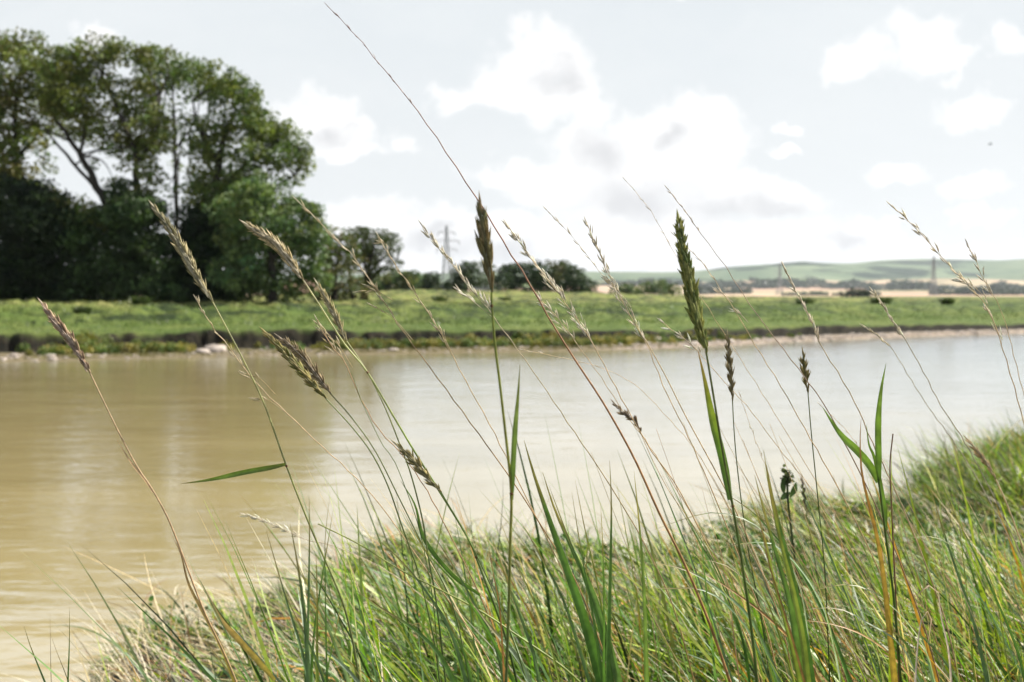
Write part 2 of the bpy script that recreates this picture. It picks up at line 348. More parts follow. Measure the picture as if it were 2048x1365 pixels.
def far_mat():
    m = bpy.data.materials.new('far_bank_grass'); m.use_nodes = True; t = NT(m.node_tree)
    g = t.new('ShaderNodeTexCoord').outputs['Object']; s = t.new('ShaderNodeSeparateXYZ'); t.l.new(g, s.inputs[0]); X_, Y_, Z_ = s.outputs
    nb = t.noise(g, 0.35, 5.0, 0.6); nf = t.noise(g, 2.6, 6.0, 0.7)
    grass = t.mix(t.ramp(nb, 0.35, 0.65), rgb(.080, .120, .024), rgb(.135, .165, .040))
    grass = t.mix(t.ramp(nf, 0.42, 0.7, 0, .8), grass, rgb(.030, .060, .012))
    dry = t.mix(t.ramp(t.noise(g, 1.2, 5.0), 0.4, 0.6), rgb(.17, .21, .05), rgb(.26, .24, .09))
    grass = t.mix(t.m('MULTIPLY', t.ramp(t.m('ADD', Z_, t.m('MULTIPLY', nb, 0.6)), 1.95, 2.35), 0.75), grass, dry)
    dk_ = t.ramp(t.noise(t.vm('MULTIPLY', g, (0.35, 1.0, 1.6)), 0.8, 5.0, .7), .47, .58)
    grass = t.mix(t.m('MULTIPLY', dk_, t.ramp(Z_, 1.02, 1.15, 0, .95)), grass, rgb(.020, .034, .011))
    att = t.new('ShaderNodeAttribute', attribute_name='tint').outputs['Color']; s2 = t.new('ShaderNodeSeparateColor'); t.l.new(att, s2.inputs[0])
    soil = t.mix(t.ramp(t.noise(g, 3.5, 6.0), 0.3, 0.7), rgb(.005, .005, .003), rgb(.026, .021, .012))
    mud = t.mix(t.ramp(t.noise(g, 2.2, 7.0, .7), 0.35, 0.62), rgb(.15, .115, .075), rgb(.36, .295, .235))
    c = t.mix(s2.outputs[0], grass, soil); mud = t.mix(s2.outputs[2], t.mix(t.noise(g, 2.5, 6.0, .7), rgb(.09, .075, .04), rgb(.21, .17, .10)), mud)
    c = t.mix(s2.outputs[1], c, mud)
    p = t.new('ShaderNodeBsdfPrincipled'); t.put(p.inputs['Base Color'], c); p.inputs['Roughness'].default_value = 0.9; p.inputs['Specular IOR Level'].default_value = 0.2
    b = t.new('ShaderNodeBump'); b.inputs['Strength'].default_value = 0.9; b.inputs['Distance'].default_value = 0.12
    t.l.new(t.noise(g, 5.0, 6.0, .7), b.inputs['Height']); t.l.new(b.outputs[0], p.inputs['Normal'])
    o = t.new('ShaderNodeOutputMaterial'); t.l.new(p.outputs[0], o.inputs[0]); return m
dd = YY - wl[None]
cutp = cutline(PP)
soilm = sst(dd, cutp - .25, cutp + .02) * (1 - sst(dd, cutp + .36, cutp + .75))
mudm = 1 - sst(dd, cutp - .2, cutp)
tint = np.stack([soilm, mudm, sst(PP + 200 * fbm(PP * .02, dd * 2, 99), 1100, 1350)], -1).reshape(-1, 3)
tag(gridmesh(XX, YY, zfar(PP, YY), far_mat(), 'far_bank', tint), kind='structure')

# ---- the downs
SKX = np.array([-1300, 0, 800, 1170, 1330, 1400, 1440, 1500, 1600, 1700, 1760, 1850, 2000, 2300, 3400.])
SKY_ = np.array([560, 556, 548, 543, 545, 543, 536, 531, 525.5, 528, 521, 518, 522, 525, 545.])
def hill_z(px, Y):
    px, Y = np.broadcast_arrays(np.asarray(px, float), np.asarray(Y, float))
    sk = (np.interp(px - 12, SKX, SKY_) + np.interp(px, SKX, SKY_) + np.interp(px + 12, SKX, SKY_)) / 3
    rz = 5000 * (592 - sk) / F
    prof = np.interp(Y, [640, 1400, 2300, 3300, 3900, 4500, 5000, 5500, 6500], [0, .003, .07, .31, .52, .88, 1.0, .96, .55])
    X = (px - 1024) / F * Y
    n = fbm(X / 900, Y / 1300, 91, 5)
    mid = sst(Y, 2000, 3500) * (1 - sst(Y, 4600, 5000))
    return 1.9 * (1 - sst(Y, 650, 1500)) + 2.3 * sst(Y, 650, 1500) + rz * prof + mid * rz * .75 * n + 3 * n * sst(Y, 4600, 5000)
HX = np.concatenate([np.linspace(-1300, 1000, 60), np.arange(1010, 2200, 7.0), np.linspace(2210, 3400, 40)])
HY = np.concatenate([np.linspace(650, 2000, 22), np.linspace(2050, 6500, 110)])
HP, HH = np.meshgrid(HX, HY); HXX = (HP - 1024) / F * HH
def ell(px, py, Y, rx, ry):     # a patch of ground, in metres
    p = at(px, py, Y); return (p[0], p[1], rx, ry)
def hill_mat():
    m = bpy.data.materials.new('downs_fields'); m.use_nodes = True; t = NT(m.node_tree)
    g = t.new('ShaderNodeTexCoord').outputs['Object']; s = t.new('ShaderNodeSeparateXYZ'); t.l.new(g, s.inputs[0]); X_, Y_, Z_ = s.outputs
    n = t.noise(g, 0.004, 5.0); 
    grass = t.mix(t.ramp(n, .35, .65), rgb(.085, .125, .07), rgb(.15, .19, .11))
    v = t.new('ShaderNodeTexVoronoi'); t.put(v.inputs['Vector'], t.vm('MULTIPLY', g, (0.0017, 0.0030, 0))); v.inputs['Scale'].default_value = 1.0
    sc = t.new('ShaderNodeSeparateColor'); t.l.new(v.outputs['Color'], sc.inputs[0])
    crop = t.mix(t.ramp(sc.outputs[0], .3, .45), rgb(.42, .29, .22), t.mix(t.ramp(sc.outputs[1], .4, .6), rgb(.50, .38, .27), rgb(.36, .30, .20)))
    crop = t.mix(t.ramp(sc.outputs[2], .78, .82), crop, rgb(.15, .2, .08))
    zz = t.m('ADD', Z_, t.m('MULTIPLY', t.noise(g, 0.0015, 3.0), 40.0))
    c = t.mix(t.ramp(zz, 62, 84), crop, grass)
    wood = None
    for (px, py, Y, rx, ry) in [(1800, 541, 4300, 135, 260), (1740, 546, 4100, 70, 120), (1640, 562, 3500, 60, 90), (1500, 545, 4400, 90, 90), (1580, 537, 4500, 150, 80), (1930, 545, 4200, 90, 150), (1460, 541, 4600, 90, 150), (1280, 560, 3800, 200, 80), (1860, 528, 4750, 300, 90)]:
        x0, y0, a, b_ = ell(px, py, Y, rx, ry)
        d = t.vm('LENGTH', t.vm('MULTIPLY', t.vm('SUBTRACT', g, (x0, y0, 0)), (1 / a, 1 / b_, 0)))
        f = t.m('SUBTRACT', 1.0, d); wood = f if wood is None else t.m('MAXIMUM', wood, f)
    wm = t.ramp(t.m('ADD', wood, t.m('MULTIPLY', t.m('SUBTRACT', t.noise(g, .008, 4.0), .5), 1.2)), .05, .25)
    wm = t.m('MAXIMUM', wm, t.m('MULTIPLY', t.ramp(t.noise(g, .0035, 4.0, .5), .60, .64), .8))
    c = t.mix(wm, c, rgb(.018, .035, .018))
    p = t.new('ShaderNodeBsdfPrincipled'); t.put(p.inputs['Base Color'], c); p.inputs['Roughness'].default_value = 1.0; p.inputs['Specular IOR Level'].default_value = 0.0
    o = t.new('ShaderNodeOutputMaterial'); t.l.new(p.outputs[0], o.inputs[0]); return m
tag(gridmesh(HXX, HH, hill_z(HP, HH), hill_mat(), 'hills'), kind='structure')

# ================================================================== TREES
def pxm(Y): return Y / F      # metres per pixel at distance Y
LEAFV = np.array([[0, -.5, 0], [.42, -.12, .08], [.30, .32, .03], [0, .5, -.04], [-.36, .18, .06], [-.40, -.22, .05]])
def rand_frames(n, up=0.6):
    nrm = unit(rng.normal(size=(n, 3)) + np.array((0, 0, up))); a = unit(rng.normal(size=(n, 3)))
    x = unit(np.cross(nrm, a)); return x, np.cross(nrm, x), nrm
def leaves(mb, pos, size, col, up=0.6):
    n = len(pos); x, y, z = rand_frames(n, up); sz = size * rng.uniform(.65, 1.35, n)
    v = pos[:, None] + sz[:, None, None] * (x[:, None] * LEAFV[None, :, 0:1] + y[:, None] * LEAFV[None, :, 1:2] + z[:, None] * LEAFV[None, :, 2:3])
    b = (np.arange(n) * 6)[:, None]; q = np.concatenate([b + np.array([[0, 1, 2, 3]]), b + np.array([[0, 3, 4, 5]])])
    mb.add(v.reshape(-1, 3), q, None, np.repeat(col, 6, 0))
def foliage(mb, clumps, Y, base, lsize, dens=1.0, puff=0.55, depth=1.0, alt=None):
    """clumps in pixels (px,py,rx,ry[,dY]); puffs of leaves through each clump's volume"""
    for cl in clumps:
        px, py, rx, ry = cl[:4]; dY = cl[4] if len(cl) > 4 else rng.uniform(-1, 1) * 1.2 * depth
        c = at(px, py, Y + dY); s = pxm(Y); a, b = rx * s, ry * s; e = np.array((a, max(a, b) * 0.85 * depth, b))
        npf = max(6, int(dens * 7.0 * (a * b) / (puff * puff) * 1.3))
        d = unit(rng.normal(size=(npf, 3))); r = rng.uniform(0.25, 1.0, (npf, 1)) ** 0.5
        pc = c + d * r * e
        pr = puff * rng.uniform(.55, 1.25, npf)
        pr = np.minimum(pr, min(a, b) * .75)
        nl = np.maximum(6, (dens * 34 * (pr / .55) ** 2 * (0.17 / lsize) ** 2).astype(int))
        idx = np.repeat(np.arange(npf), nl); n = len(idx)
        dl = unit(rng.normal(size=(n, 3)) + np.array((0, 0, .25))); rl = rng.uniform(.35, 1.0, (n, 1)) ** .6
        pos = pc[idx] + dl * rl * pr[idx][:, None] * np.array((1.15, 1.15, .75))
        bc = np.asarray(base); tone = rng.uniform(.75, 1.3, (npf, 1)); hue = rng.normal(0, .10, (npf, 1))
        cc = bc[None] * tone * np.hstack([1 + 1.4 * hue, 1 + .3 * hue, 1 - .6 * hue])
        if alt is not None:
            k = rng.random((npf, 1)) < .3; cc = np.where(k, np.asarray(alt)[None] * tone, cc)
        col = cc[idx] * rng.uniform(.75, 1.25, (n, 1))
        leaves(mb, pos, lsize, np.clip(col, .004, .6))
def limbs(mb, paths, Y, c=(.07, .055, .04)):
    for p in paths:
        pts = [at(a[0], a[1], Y + (a[3] if len(a) > 3 else 0)) for a in p]
        sp = smooth_path(pts, 5 * len(pts)); r = np.interp(np.linspace(0, 1, len(sp)), np.linspace(0, 1, len(p)), [a[2] for a in p])
        sp[:, :2] += (rng.normal(size=(len(sp), 2)) * r[:, None] * .25)
        tube(mb, sp, r, c, 7)
def twigs(mb, tips, Y, start, n):
    """fine branches from limb points out to the clumps"""
    for _ in range(n):
        a = start[rng.integers(len(start))]; cands = sorted(tips, key=lambda q: (q[0] - a[0]) ** 2 + (q[1] - a[1]) ** 2)[:5]
        b = cands[rng.integers(len(cands))]
        p0 = at(a[0], a[1], Y); p1 = at(b[0] + rng.uniform(-.6, .6) * b[2], b[1] + rng.uniform(-.6, .6) * b[3], Y + rng.uniform(-1.5, 1.5))
        mid = (p0 + p1) / 2 + np.array((rng.uniform(-.3, .3), rng.uniform(-.3, .3), rng.uniform(.0, .5)))
        tube(mb, smooth_path([p0, mid, p1], 8), np.linspace(.065, .015, 8), (.07, .055, .04), 5)
def tree(name, label, cat, Y, trunks, clumps, base, lsize=.17, dens=1.0, puff=.55, depth=1.0, alt=None, group=None, ntw=0, root=None):
    rx = root if root else trunks[0][0][0]
    X0 = (rx - 1024) / F * Y; loc = np.array((X0, Y, float(zfar(rx, Y)) if Y < 640 else float(hill_z(rx, Y))))
    o = thing(name, loc, label, cat, group)
    mb = MB()
    if trunks:
        tr = []
        for p in trunks:
            p = [tuple(q) for q in p]; tr.append(p)
        limbs(mb, tr, Y)
        b0 = at(trunks[0][0][0], trunks[0][0][1], Y)
        if b0[2] > loc[2] - .15:  tube(mb, np.array([loc - np.array((0, 0, .25)), (b0 + loc) / 2, b0]), [trunks[0][0][2] * 1.35, trunks[0][0][2] * 1.1, trunks[0][0][2]], (.07, .055, .04), 8)
        if ntw: twigs(mb, clumps, Y, [q[:2] for p in trunks for q in p[1:]], ntw)
        mb.build('trunk', M_BARK, o, loc)
    else:
        for k in range(4):
            e = clumps[rng.integers(len(clumps))]; p1 = at(e[0], e[1], Y)
            tube(mb, smooth_path([loc - np.array((0, 0, .1)), (loc + p1) / 2 + np.array((.1, .1, .1)), p1], 8), np.linspace(.05, .015, 8), (.07, .055, .04), 5)
        mb.build('stem', M_BARK, o, loc)
    cb = MB(); foliage(cb, clumps, Y, base, lsize, dens, puff, depth, alt)
    cb.build('crown', M_LEAF, o, loc, smooth=False)
    return o
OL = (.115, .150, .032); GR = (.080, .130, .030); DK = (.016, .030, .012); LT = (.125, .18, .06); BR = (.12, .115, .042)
GT = 'tall trees of the riverside grove'
tree('tall_tree', 'tall spreading tree at the far left of the grove, its crown cut by the frame', 'tree', 60,
     [[(10, 600, .35), (18, 450, .28), (35, 330, .2), (30, 230, .14), (45, 130, .07)], [(22, 400, .16), (-40, 300, .12), (-80, 200, .07)], [(33, 320, .12), (80, 260, .06)]],
     [(-20,95,60,35),(45,90,45,26),(30,130,60,35),(90,160,50,36),(30,200,60,40),(-40,190,70,60),(78,245,48,32),(60,280,45,24),(20,340,45,40),(45,390,50,35),(-50,320,80,60),(-90,240,80,80),(100,195,35,28),(95,330,18,20),(90,400,36,30),(110,430,36,30),(0,270,50,40)],
     OL, alt=(.13, .12, .03), ntw=14, group=GT, dens=.95)
tree('tall_tree', 'tall tree with a dark forked trunk leaning left and olive crown, second from left', 'tree', 57,
     [[(262, 600, .42), (255, 500, .36), (205, 395, .28), (160, 310, .18), (115, 245, .12), (85, 180, .06)], [(256, 480, .24), (272, 390, .2), (268, 300, .15), (240, 230, .1), (200, 140, .05)], [(200, 385, .12), (150, 330, .1), (90, 260, .05)], [(270, 330, .12), (310, 270, .08), (320, 190, .05)], [(160, 310, .1), (170, 240, .07), (150, 150, .05)]],
     [(150,105,48,22),(205,100,52,24),(125,150,48,28),(180,165,45,30),(150,205,55,34),(255,115,50,24),(210,235,55,34),(120,210,40,30),(170,262,40,26),(265,215,34,30),(275,270,50,38),(240,290,42,26),(310,255,35,40),(305,120,45,24),(290,165,34,22),(258,330,26,16),(230,180,30,24),(170,130,40,26),(110,130,40,26),(150,425,44,26),(215,440,40,24),(290,300,34,26),(300,350,26,30),(285,400,30,24),(225,370,18,22),(180,330,14,14),(330,290,22,22)],
     OL, alt=(.12, .125, .03), ntw=26, group=GT)
tree('tall_tree', 'slender straight-trunked tree with sky showing through its open crown, in the middle of the grove', 'tree', 60,
     [[(355, 600, .2), (353, 480, .15), (351, 350, .12), (349, 250, .09), (345, 170, .05)], [(351, 300, .07), (390, 240, .05), (400, 190, .03)], [(350, 260, .06), (310, 200, .04)]],
     [(335,125,48,22),(385,138,45,24),(345,165,50,22),(400,170,40,26),(300,190,35,22),(330,210,24,14),(415,205,34,20),(380,245,34,18),(345,268,28,18),(352,330,13,22),(345,380,18,14),(300,220,25,20),(375,200,28,14),(370,150,50,26),(320,160,40,22),(365,225,24,12)],
     GR, alt=OL, ntw=16, group=GT, dens=.8)
tree('tall_tree', 'large tree with the crown bulging right over open sky, rightmost of the tall grove trees', 'tree', 58,
     [[(430, 600, .4), (432, 480, .34), (436, 380, .26), (445, 290, .18), (470, 220, .08)], [(434, 400, .2), (490, 330, .14), (560, 290, .08), (600, 300, .04)], [(440, 330, .14), (400, 260, .1), (385, 200, .05)], [(434, 430, .16), (520, 390, .1), (590, 350, .05)]],
     [(435,155,42,24),(475,185,42,28),(505,215,24,30),(450,195,42,26),(420,250,30,22),(470,240,46,28),(505,265,36,24),(440,300,48,30),(395,300,38,22),(410,275,34,20),(540,270,48,24),(580,280,38,26),(600,320,22,34),(605,352,20,18),(555,315,44,24),(500,310,44,28),(420,355,50,34),(480,360,54,30),(555,352,30,14),(430,395,46,34),(395,400,26,36),(470,400,44,30),(440,430,44,30),(578,250,18,12),(530,240,26,20),(535,265,30,20)],
     OL, alt=GR, ntw=30, group=GT, dens=1.05)
tree('broadleaf_tree', 'lower pale green sunlit tree in front of the right edge of the grove', 'tree', 54,
     [[(545, 600, .25), (545, 540, .2), (535, 470, .12)], [(545, 520, .12), (600, 470, .07)]],
     [(500,390,44,30),(470,425,44,36),(545,400,50,34),(590,430,44,36),(520,440,55,40),(565,470,55,40),(615,470,34,40),(625,425,20,18),(480,480,45,40),(530,510,60,40),(600,520,48,44),(630,560,26,34),(480,545,60,44),(560,570,60,34),(520,365,30,18)],
     LT, alt=(.07, .12, .04), dens=1.15, group='smaller trees at the edge of the grove')
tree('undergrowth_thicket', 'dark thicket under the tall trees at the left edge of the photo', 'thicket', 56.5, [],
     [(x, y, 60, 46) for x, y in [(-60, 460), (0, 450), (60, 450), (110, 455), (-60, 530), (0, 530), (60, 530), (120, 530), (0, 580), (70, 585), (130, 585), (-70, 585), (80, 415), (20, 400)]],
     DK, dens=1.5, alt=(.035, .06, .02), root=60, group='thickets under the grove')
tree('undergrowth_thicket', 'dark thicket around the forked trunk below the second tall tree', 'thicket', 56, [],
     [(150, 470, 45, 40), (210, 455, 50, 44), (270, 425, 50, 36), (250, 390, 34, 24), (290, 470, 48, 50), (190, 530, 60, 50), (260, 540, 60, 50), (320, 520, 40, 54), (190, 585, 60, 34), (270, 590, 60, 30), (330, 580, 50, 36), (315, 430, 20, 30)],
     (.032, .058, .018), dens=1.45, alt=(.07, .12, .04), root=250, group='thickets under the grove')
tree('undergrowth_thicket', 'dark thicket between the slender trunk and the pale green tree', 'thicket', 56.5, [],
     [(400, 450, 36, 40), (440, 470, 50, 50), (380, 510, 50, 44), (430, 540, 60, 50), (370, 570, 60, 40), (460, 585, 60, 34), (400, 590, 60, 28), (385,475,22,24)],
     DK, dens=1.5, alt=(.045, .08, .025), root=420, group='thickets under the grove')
tree('broadleaf_tree', 'brownish green tree with thin foliage between the grove and the round oak', 'tree', 62,
     [[(668, 600, .2), (670, 560, .16), (680, 500, .09)], [(670, 550, .1), (645, 500, .05)], [(705, 600, .12), (700, 560, .1), (695, 520, .06)]],
     [(655,480,22,22),(685,490,28,26),(660,520,32,28),(700,520,28,24),(640,545,26,30),(680,555,36,28),(650,585,34,22),(690,588,36,18),(720,580,20,18)],
     BR, alt=(.075, .11, .03), lsize=.16, dens=.9, ntw=8, group='smaller trees at the edge of the grove')
tree('round_tree', 'round-crowned tree on a short dark trunk standing free right of the grove', 'tree', 64,
     [[(728, 600, .28), (732, 570, .22), (738, 530, .16), (748, 490, .08)], [(736, 545, .12), (770, 515, .08), (795, 520, .04)], [(736, 540, .1), (710, 500, .05)]],
     [(745,470,30,16),(772,478,22,18),(722,485,24,18),(705,472,14,16),(788,497,18,13),(750,500,40,20),(725,520,30,18),(765,530,36,13),(793,540,14,9),(745,545,26,14),(800,525,6,5)],
     (.060, .080, .028), lsize=.15, dens=.95, ntw=12, puff=.4)
# farther bushes
BUSH = 'bushes on the skyline beyond the far bank'
def hedge(name, label, Y, cl, base, alt=None, dens=1.0, lsize=.2, puff=.5, cat='bush', group=BUSH):
    return tree(name, label, cat, Y, [], cl, base, lsize, dens, puff, 1.0, alt, group, 0, root=float(np.mean([c[0] for c in cl])))
hedge('hedgerow', 'long pale hedgerow of small trees just behind and right of the round tree', 150, [(x, 566 + 6 * math.sin(x * .06), 22, 17) for x in range(735, 860, 15)] + [(790, 556, 22, 13), (825, 560, 16, 14)], (.085, .13, .045), (.13, .14, .05), 1.2, .34, .9, 'hedge', None)
hedge('bush', 'small dark upright bush right of the pale hedgerow', 120, [(862,560,15,14),(868,572,17,14),(855,575,10,12),(873,550,6,7)], (.03, .05, .025), dens=1.1, lsize=.22, puff=.4)
hedge('bush', 'dark bush with thin airy twigs left of the pylon-side gap in the hedge line', 115, [(920,545,22,17),(938,535,18,14),(925,568,30,18),(900,575,16,12),(950,560,16,20)], (.04, .065, .03), (.06, .09, .04), 1.0, .22, puff=.4)
hedge('bush', 'thin pale bush between two dark bushes, sky showing through', 125, [(965,535,16,10),(975,560,16,20),(985,580,16,10),(985,540,10,10)], (.075, .10, .05), dens=.8, lsize=.22)
hedge('bush', 'dark rounded bush forming the left half of the largest hedge clump', 110, [(1010,560,22,28),(1040,548,30,24),(1070,545,26,22),(1050,572,40,20),(1015,540,14,14),(1085,565,24,24)], (.035, .060, .028), (.05, .085, .035), 1.0, .22, puff=.4)
hedge('bush', 'brown-tinged tall bush at the top of the largest hedge clump', 112, [(1110,540,28,20),(1120,555,30,22),(1105,570,30,18),(1130,535,14,12)], (.09, .095, .04), (.06, .08, .03), 1.0, .22, puff=.4)
hedge('bush', 'green bush tapering down at the right end of the largest hedge clump', 108, [(1150,555,24,22),(1165,570,24,18),(1145,575,28,16),(1180,580,14,12),(1140,540,12,10)], (.042, .070, .032), (.06, .095, .04), 1.0, .22, puff=.4)
hedge('willow_bush', 'soft grey-green low bush, the left one of two before the hills', 170, [(1235,582,16,9),(1255,578,20,12),(1270,584,16,9)], (.10, .14, .07), dens=1.1, lsize=.34, puff=.7, group='pale willow bushes before the hills')
hedge('willow_bush', 'wider soft olive bush, the right one of two before the hills', 165, [(1295,577,22,12),(1320,574,26,12),(1342,580,18,11),(1310,585,40,8)], (.11, .15, .06), dens=1.1, lsize=.34, puff=.7, group='pale willow bushes before the hills')
hedge('tree_clump', 'small isolated dark tree clump far off on the flat meadow at right', 330, [(1690,590,14,7),(1705,587,16,9),(1725,588,14,10),(1732,592,8,6)], (.022, .034, .018), dens=1.2, lsize=.55, puff=1.3, cat='trees', group=None)
print('trees done')
# far wood belts at the foot of the downs: too far off to count
wb = MB()
for (x0, x1, py, Y, h) in [(1380, 1500, 588, 1700, 9), (1380, 1860, 580, 2500, 14), (1500, 1680, 576, 2800, 12), (1740, 2080, 583, 2300, 13), (1860, 2080, 590, 1500, 8), (1170, 1400, 570, 2900, 18), (1560, 1760, 592, 1200, 5), (500, 1000, 570, 2600, 16)]:
    n = int((x1 - x0) * .75)
    for k in range(n):
        px = rng.uniform(x0, x1); Yk = Y * rng.uniform(.96, 1.04); g = (px - 1024) / F * Yk; z = float(hill_z(px, Yk))
        hh = h * rng.uniform(.35, 1.0) * (.5 + .9 * float(vnoise(px * .03, Y * .01, 5)))
        m_ = 26; d = unit(rng.normal(size=(m_, 3))); pos = np.array((g, Yk, z + hh * .5)) + d * np.array((hh * .9, hh * .9, hh * .55))
        leaves(wb, pos, hh * .55, np.tile(np.array((.03, .05, .028)) * rng.uniform(.7, 1.3), (m_, 1)))
tag(wb.build('far_woods', M_LEAF, smooth=False), 'blue-grey belts of woodland at the foot of the hills', 'woods', None, 'stuff')

# ---- pylons
M_STEEL = bpy.data.materials.new('galvanised_steel'); M_STEEL.use_nodes = True
_t = NT(M_STEEL.node_tree); _p = _t.new('ShaderNodeBsdfPrincipled'); _n = _t.noise(_t.new('ShaderNodeTexCoord').outputs['Object'], 0.8)
_t.put(_p.inputs['Base Color'], _t.mix(_n, rgb(.14, .15, .16), rgb(.24, .25, .26))); _p.inputs['Roughness'].default_value = .6; _p.inputs['Metallic'].default_value = .3
_t.l.new(_p.outputs[0], _t.new('ShaderNodeOutputMaterial').inputs[0])
def pylon(px, pytop, pybase, Y, label):
    top = at(px, pytop, Y); zb = float(zfar(px, Y)) if Y < 640 else float(hill_z(px, Y)); H = top[2] - zb
    loc = np.array((top[0], Y, zb)); o = thing('electricity_pylon', loc, label, 'pylon', 'pylons crossing the valley')
    mb = MB()
    def w(h): return np.interp(h / H, [0, .3, .62, 1.0], [4.6, 2.6, 1.35, .35])
    def cn(h, i, j): return loc + np.array((i * w(h), j * w(h), h))
    hs = np.linspace(0, H, 13)
    for i in (-1, 1):
        for j in (-1, 1): tube(mb, [cn(h, i, j) for h in hs], .34 if H < 60 else .24, (1, 1, 1), 4)
    for a, b in zip(hs[:-1], hs[1:]):
        for (i, j, k, l) in ((-1, -1, 1, -1), (1, -1, 1, 1), (1, 1, -1, 1), (-1, 1, -1, -1)):
            tube(mb, [cn(a, i, j), cn(b, k, l)], .11, (1, 1, 1), 4); tube(mb, [cn(a, k, l), cn(b, i, j)], .11, (1, 1, 1), 4); tube(mb, [cn(b, i, j), cn(b, k, l)], .09, (1, 1, 1), 4)
    mb.build('lattice_tower', M_STEEL, o, loc)
    for f, L in ((.66, 6.5), (.78, 8.0), (.9, 5.5)):
        h = H * f; mb = MB(); c = loc + np.array((0, 0, h))
        for s in (-1, 1):
            e = c + np.array((s * L, 0, .2))
            for j in (-1, 1):
                tube(mb, [c + np.array((s * w(h), j * w(h), 0)), e], .13, (1, 1, 1), 4); tube(mb, [c + np.array((s * w(h + 2) * .9, j * w(h + 2) * .9, 2.0)), e], .11, (1, 1, 1), 4)
            ins = MB(); tube(ins, [e, e - np.array((0, 0, 2.4))], .16, (1, 1, 1), 5); ins.build('insulator', M_STEEL, o, loc)
        mb.build('cross_arm', M_STEEL, o, loc)
pylon(893, 452, 590, 640, 'pale hazy lattice pylon rising from behind the dark hedge, tallest of the three')
pylon(1560, 527, 597, 1450, 'dark lattice pylon before the pale fields, left of the other pylon on the right')
pylon(1868, 512, 597, 1250, 'faint lattice pylon in front of the wooded hillside at right')

# ---- barn roof glimpsed beyond the grove
def barn():
    Y = 95; c = at(607, 590, Y); c[2] = float(zfar(607, Y)); o = thing('farm_shed', c, 'low shed with a pinkish roof glimpsed at the right end of the grove', 'shed')
    s = pxm(Y); w, d, h = 26 * s, 2.2, 14 * s
    m1 = MB(); v = np.array([(x * w, y * d, z) for z in (-.2, h) for (x, y) in ((-1, -1), (1, -1), (1, 1), (-1, 1))]) + c
    m1.add(v, [(0, 1, 5, 4), (1, 2, 6, 5), (2, 3, 7, 6), (3, 0, 4, 7)]); m1.build('wall', earth('shed_boards', rgb(.10, .07, .05), rgb(.18, .13, .10)), o, c, False)
    m2 = MB(); e = .2; r = 20 * s
    v = np.array([(-w - e, -d - e, h - .1), (w + e, -d - e, h - .1), (w + e, 0, h + r), (-w - e, 0, h + r), (w + e, d + e, h - .1), (-w - e, d + e, h - .1)]) + c
    v = np.vstack([v, v - np.array((0, 0, .12))])
    m2.add(v, [(0, 1, 2, 3), (3, 2, 4, 5), (6, 9, 8, 7), (9, 11, 10, 8), (0, 6, 7, 1), (5, 4, 10, 11)], [(0, 3, 5), (1, 4, 2)]); m2.build('roof', earth('pink_tiles', rgb(.42, .24, .19), rgb(.52, .33, .26)), o, c, False)
barn()

# ---- far bank vegetation
def on_far(px, d): 
    Yv = water_y(px) + d; return np.stack([(px - 1024) / F * Yv, Yv, zfar(px, Yv)], -1)
fb = MB()
n = 60000
px = rng.uniform(-150, 2200, n); d = np.concatenate([rng.uniform(2.2, 8, n // 4), rng.uniform(7, 20, n // 2), rng.uniform(20, 50, n - n // 4 - n // 2)])
pos = on_far(px, d); g1 = vnoise(px * .05, d * 1.2, 12); keep = rng.random(n) < .25 + .75 * g1; pos = pos[keep]; g1 = g1[keep]; dk = d[keep]
def upright(mb, pos, h, w, col, lean=.35):
    n = len(pos); az = rng.uniform(0, 2 * math.pi, n); s = np.stack([np.cos(az), np.sin(az), 0 * az], -1) * (w * rng.uniform(.6, 1.4, n))[:, None]
    tip = pos + np.stack([rng.normal(0, lean, n) - lean * .4, rng.normal(0, lean, n), np.ones(n)], -1) * (h * rng.uniform(.6, 1.3, n))[:, None]
    v = np.stack([pos - s, pos + s, tip + s * .25, tip - s * .25], 1); b = (np.arange(n) * 4)[:, None]
    mb.add(v.reshape(-1, 3), b + np.arange(4)[None], None, np.repeat(col, 4, 0))
cg = np.array((.085, .130, .028))[None] * rng.uniform(.5, 1.4, (len(pos), 1)) * np.hstack([1 + .6 * rng.random((len(pos), 1)) * (pos[:, 2:3] > 1.75), np.ones((len(pos), 2))])
pd = fbm(pos[:, 0] * .9, dk * 1.1, 66, 4) + .45 * fbm(pos[:, 0] * .25, dk * .9, 67, 2)
cg = cg * (1 - .78 * sst(pd, .0, .14) * sst(dk, 8, 9.5) * (1 - .6 * sst(pos[:, 2], 1.75, 1.95)))[:, None] * np.where(dk < 9, 1.15, 1)[:, None]
upright(fb, pos, np.where(dk < 8, .03, .10), .022, cg)
tag(fb.build('bank_grass', M_TURF, smooth=False), 'rough green grass covering the far bank and levee', 'grass', None, 'stuff')
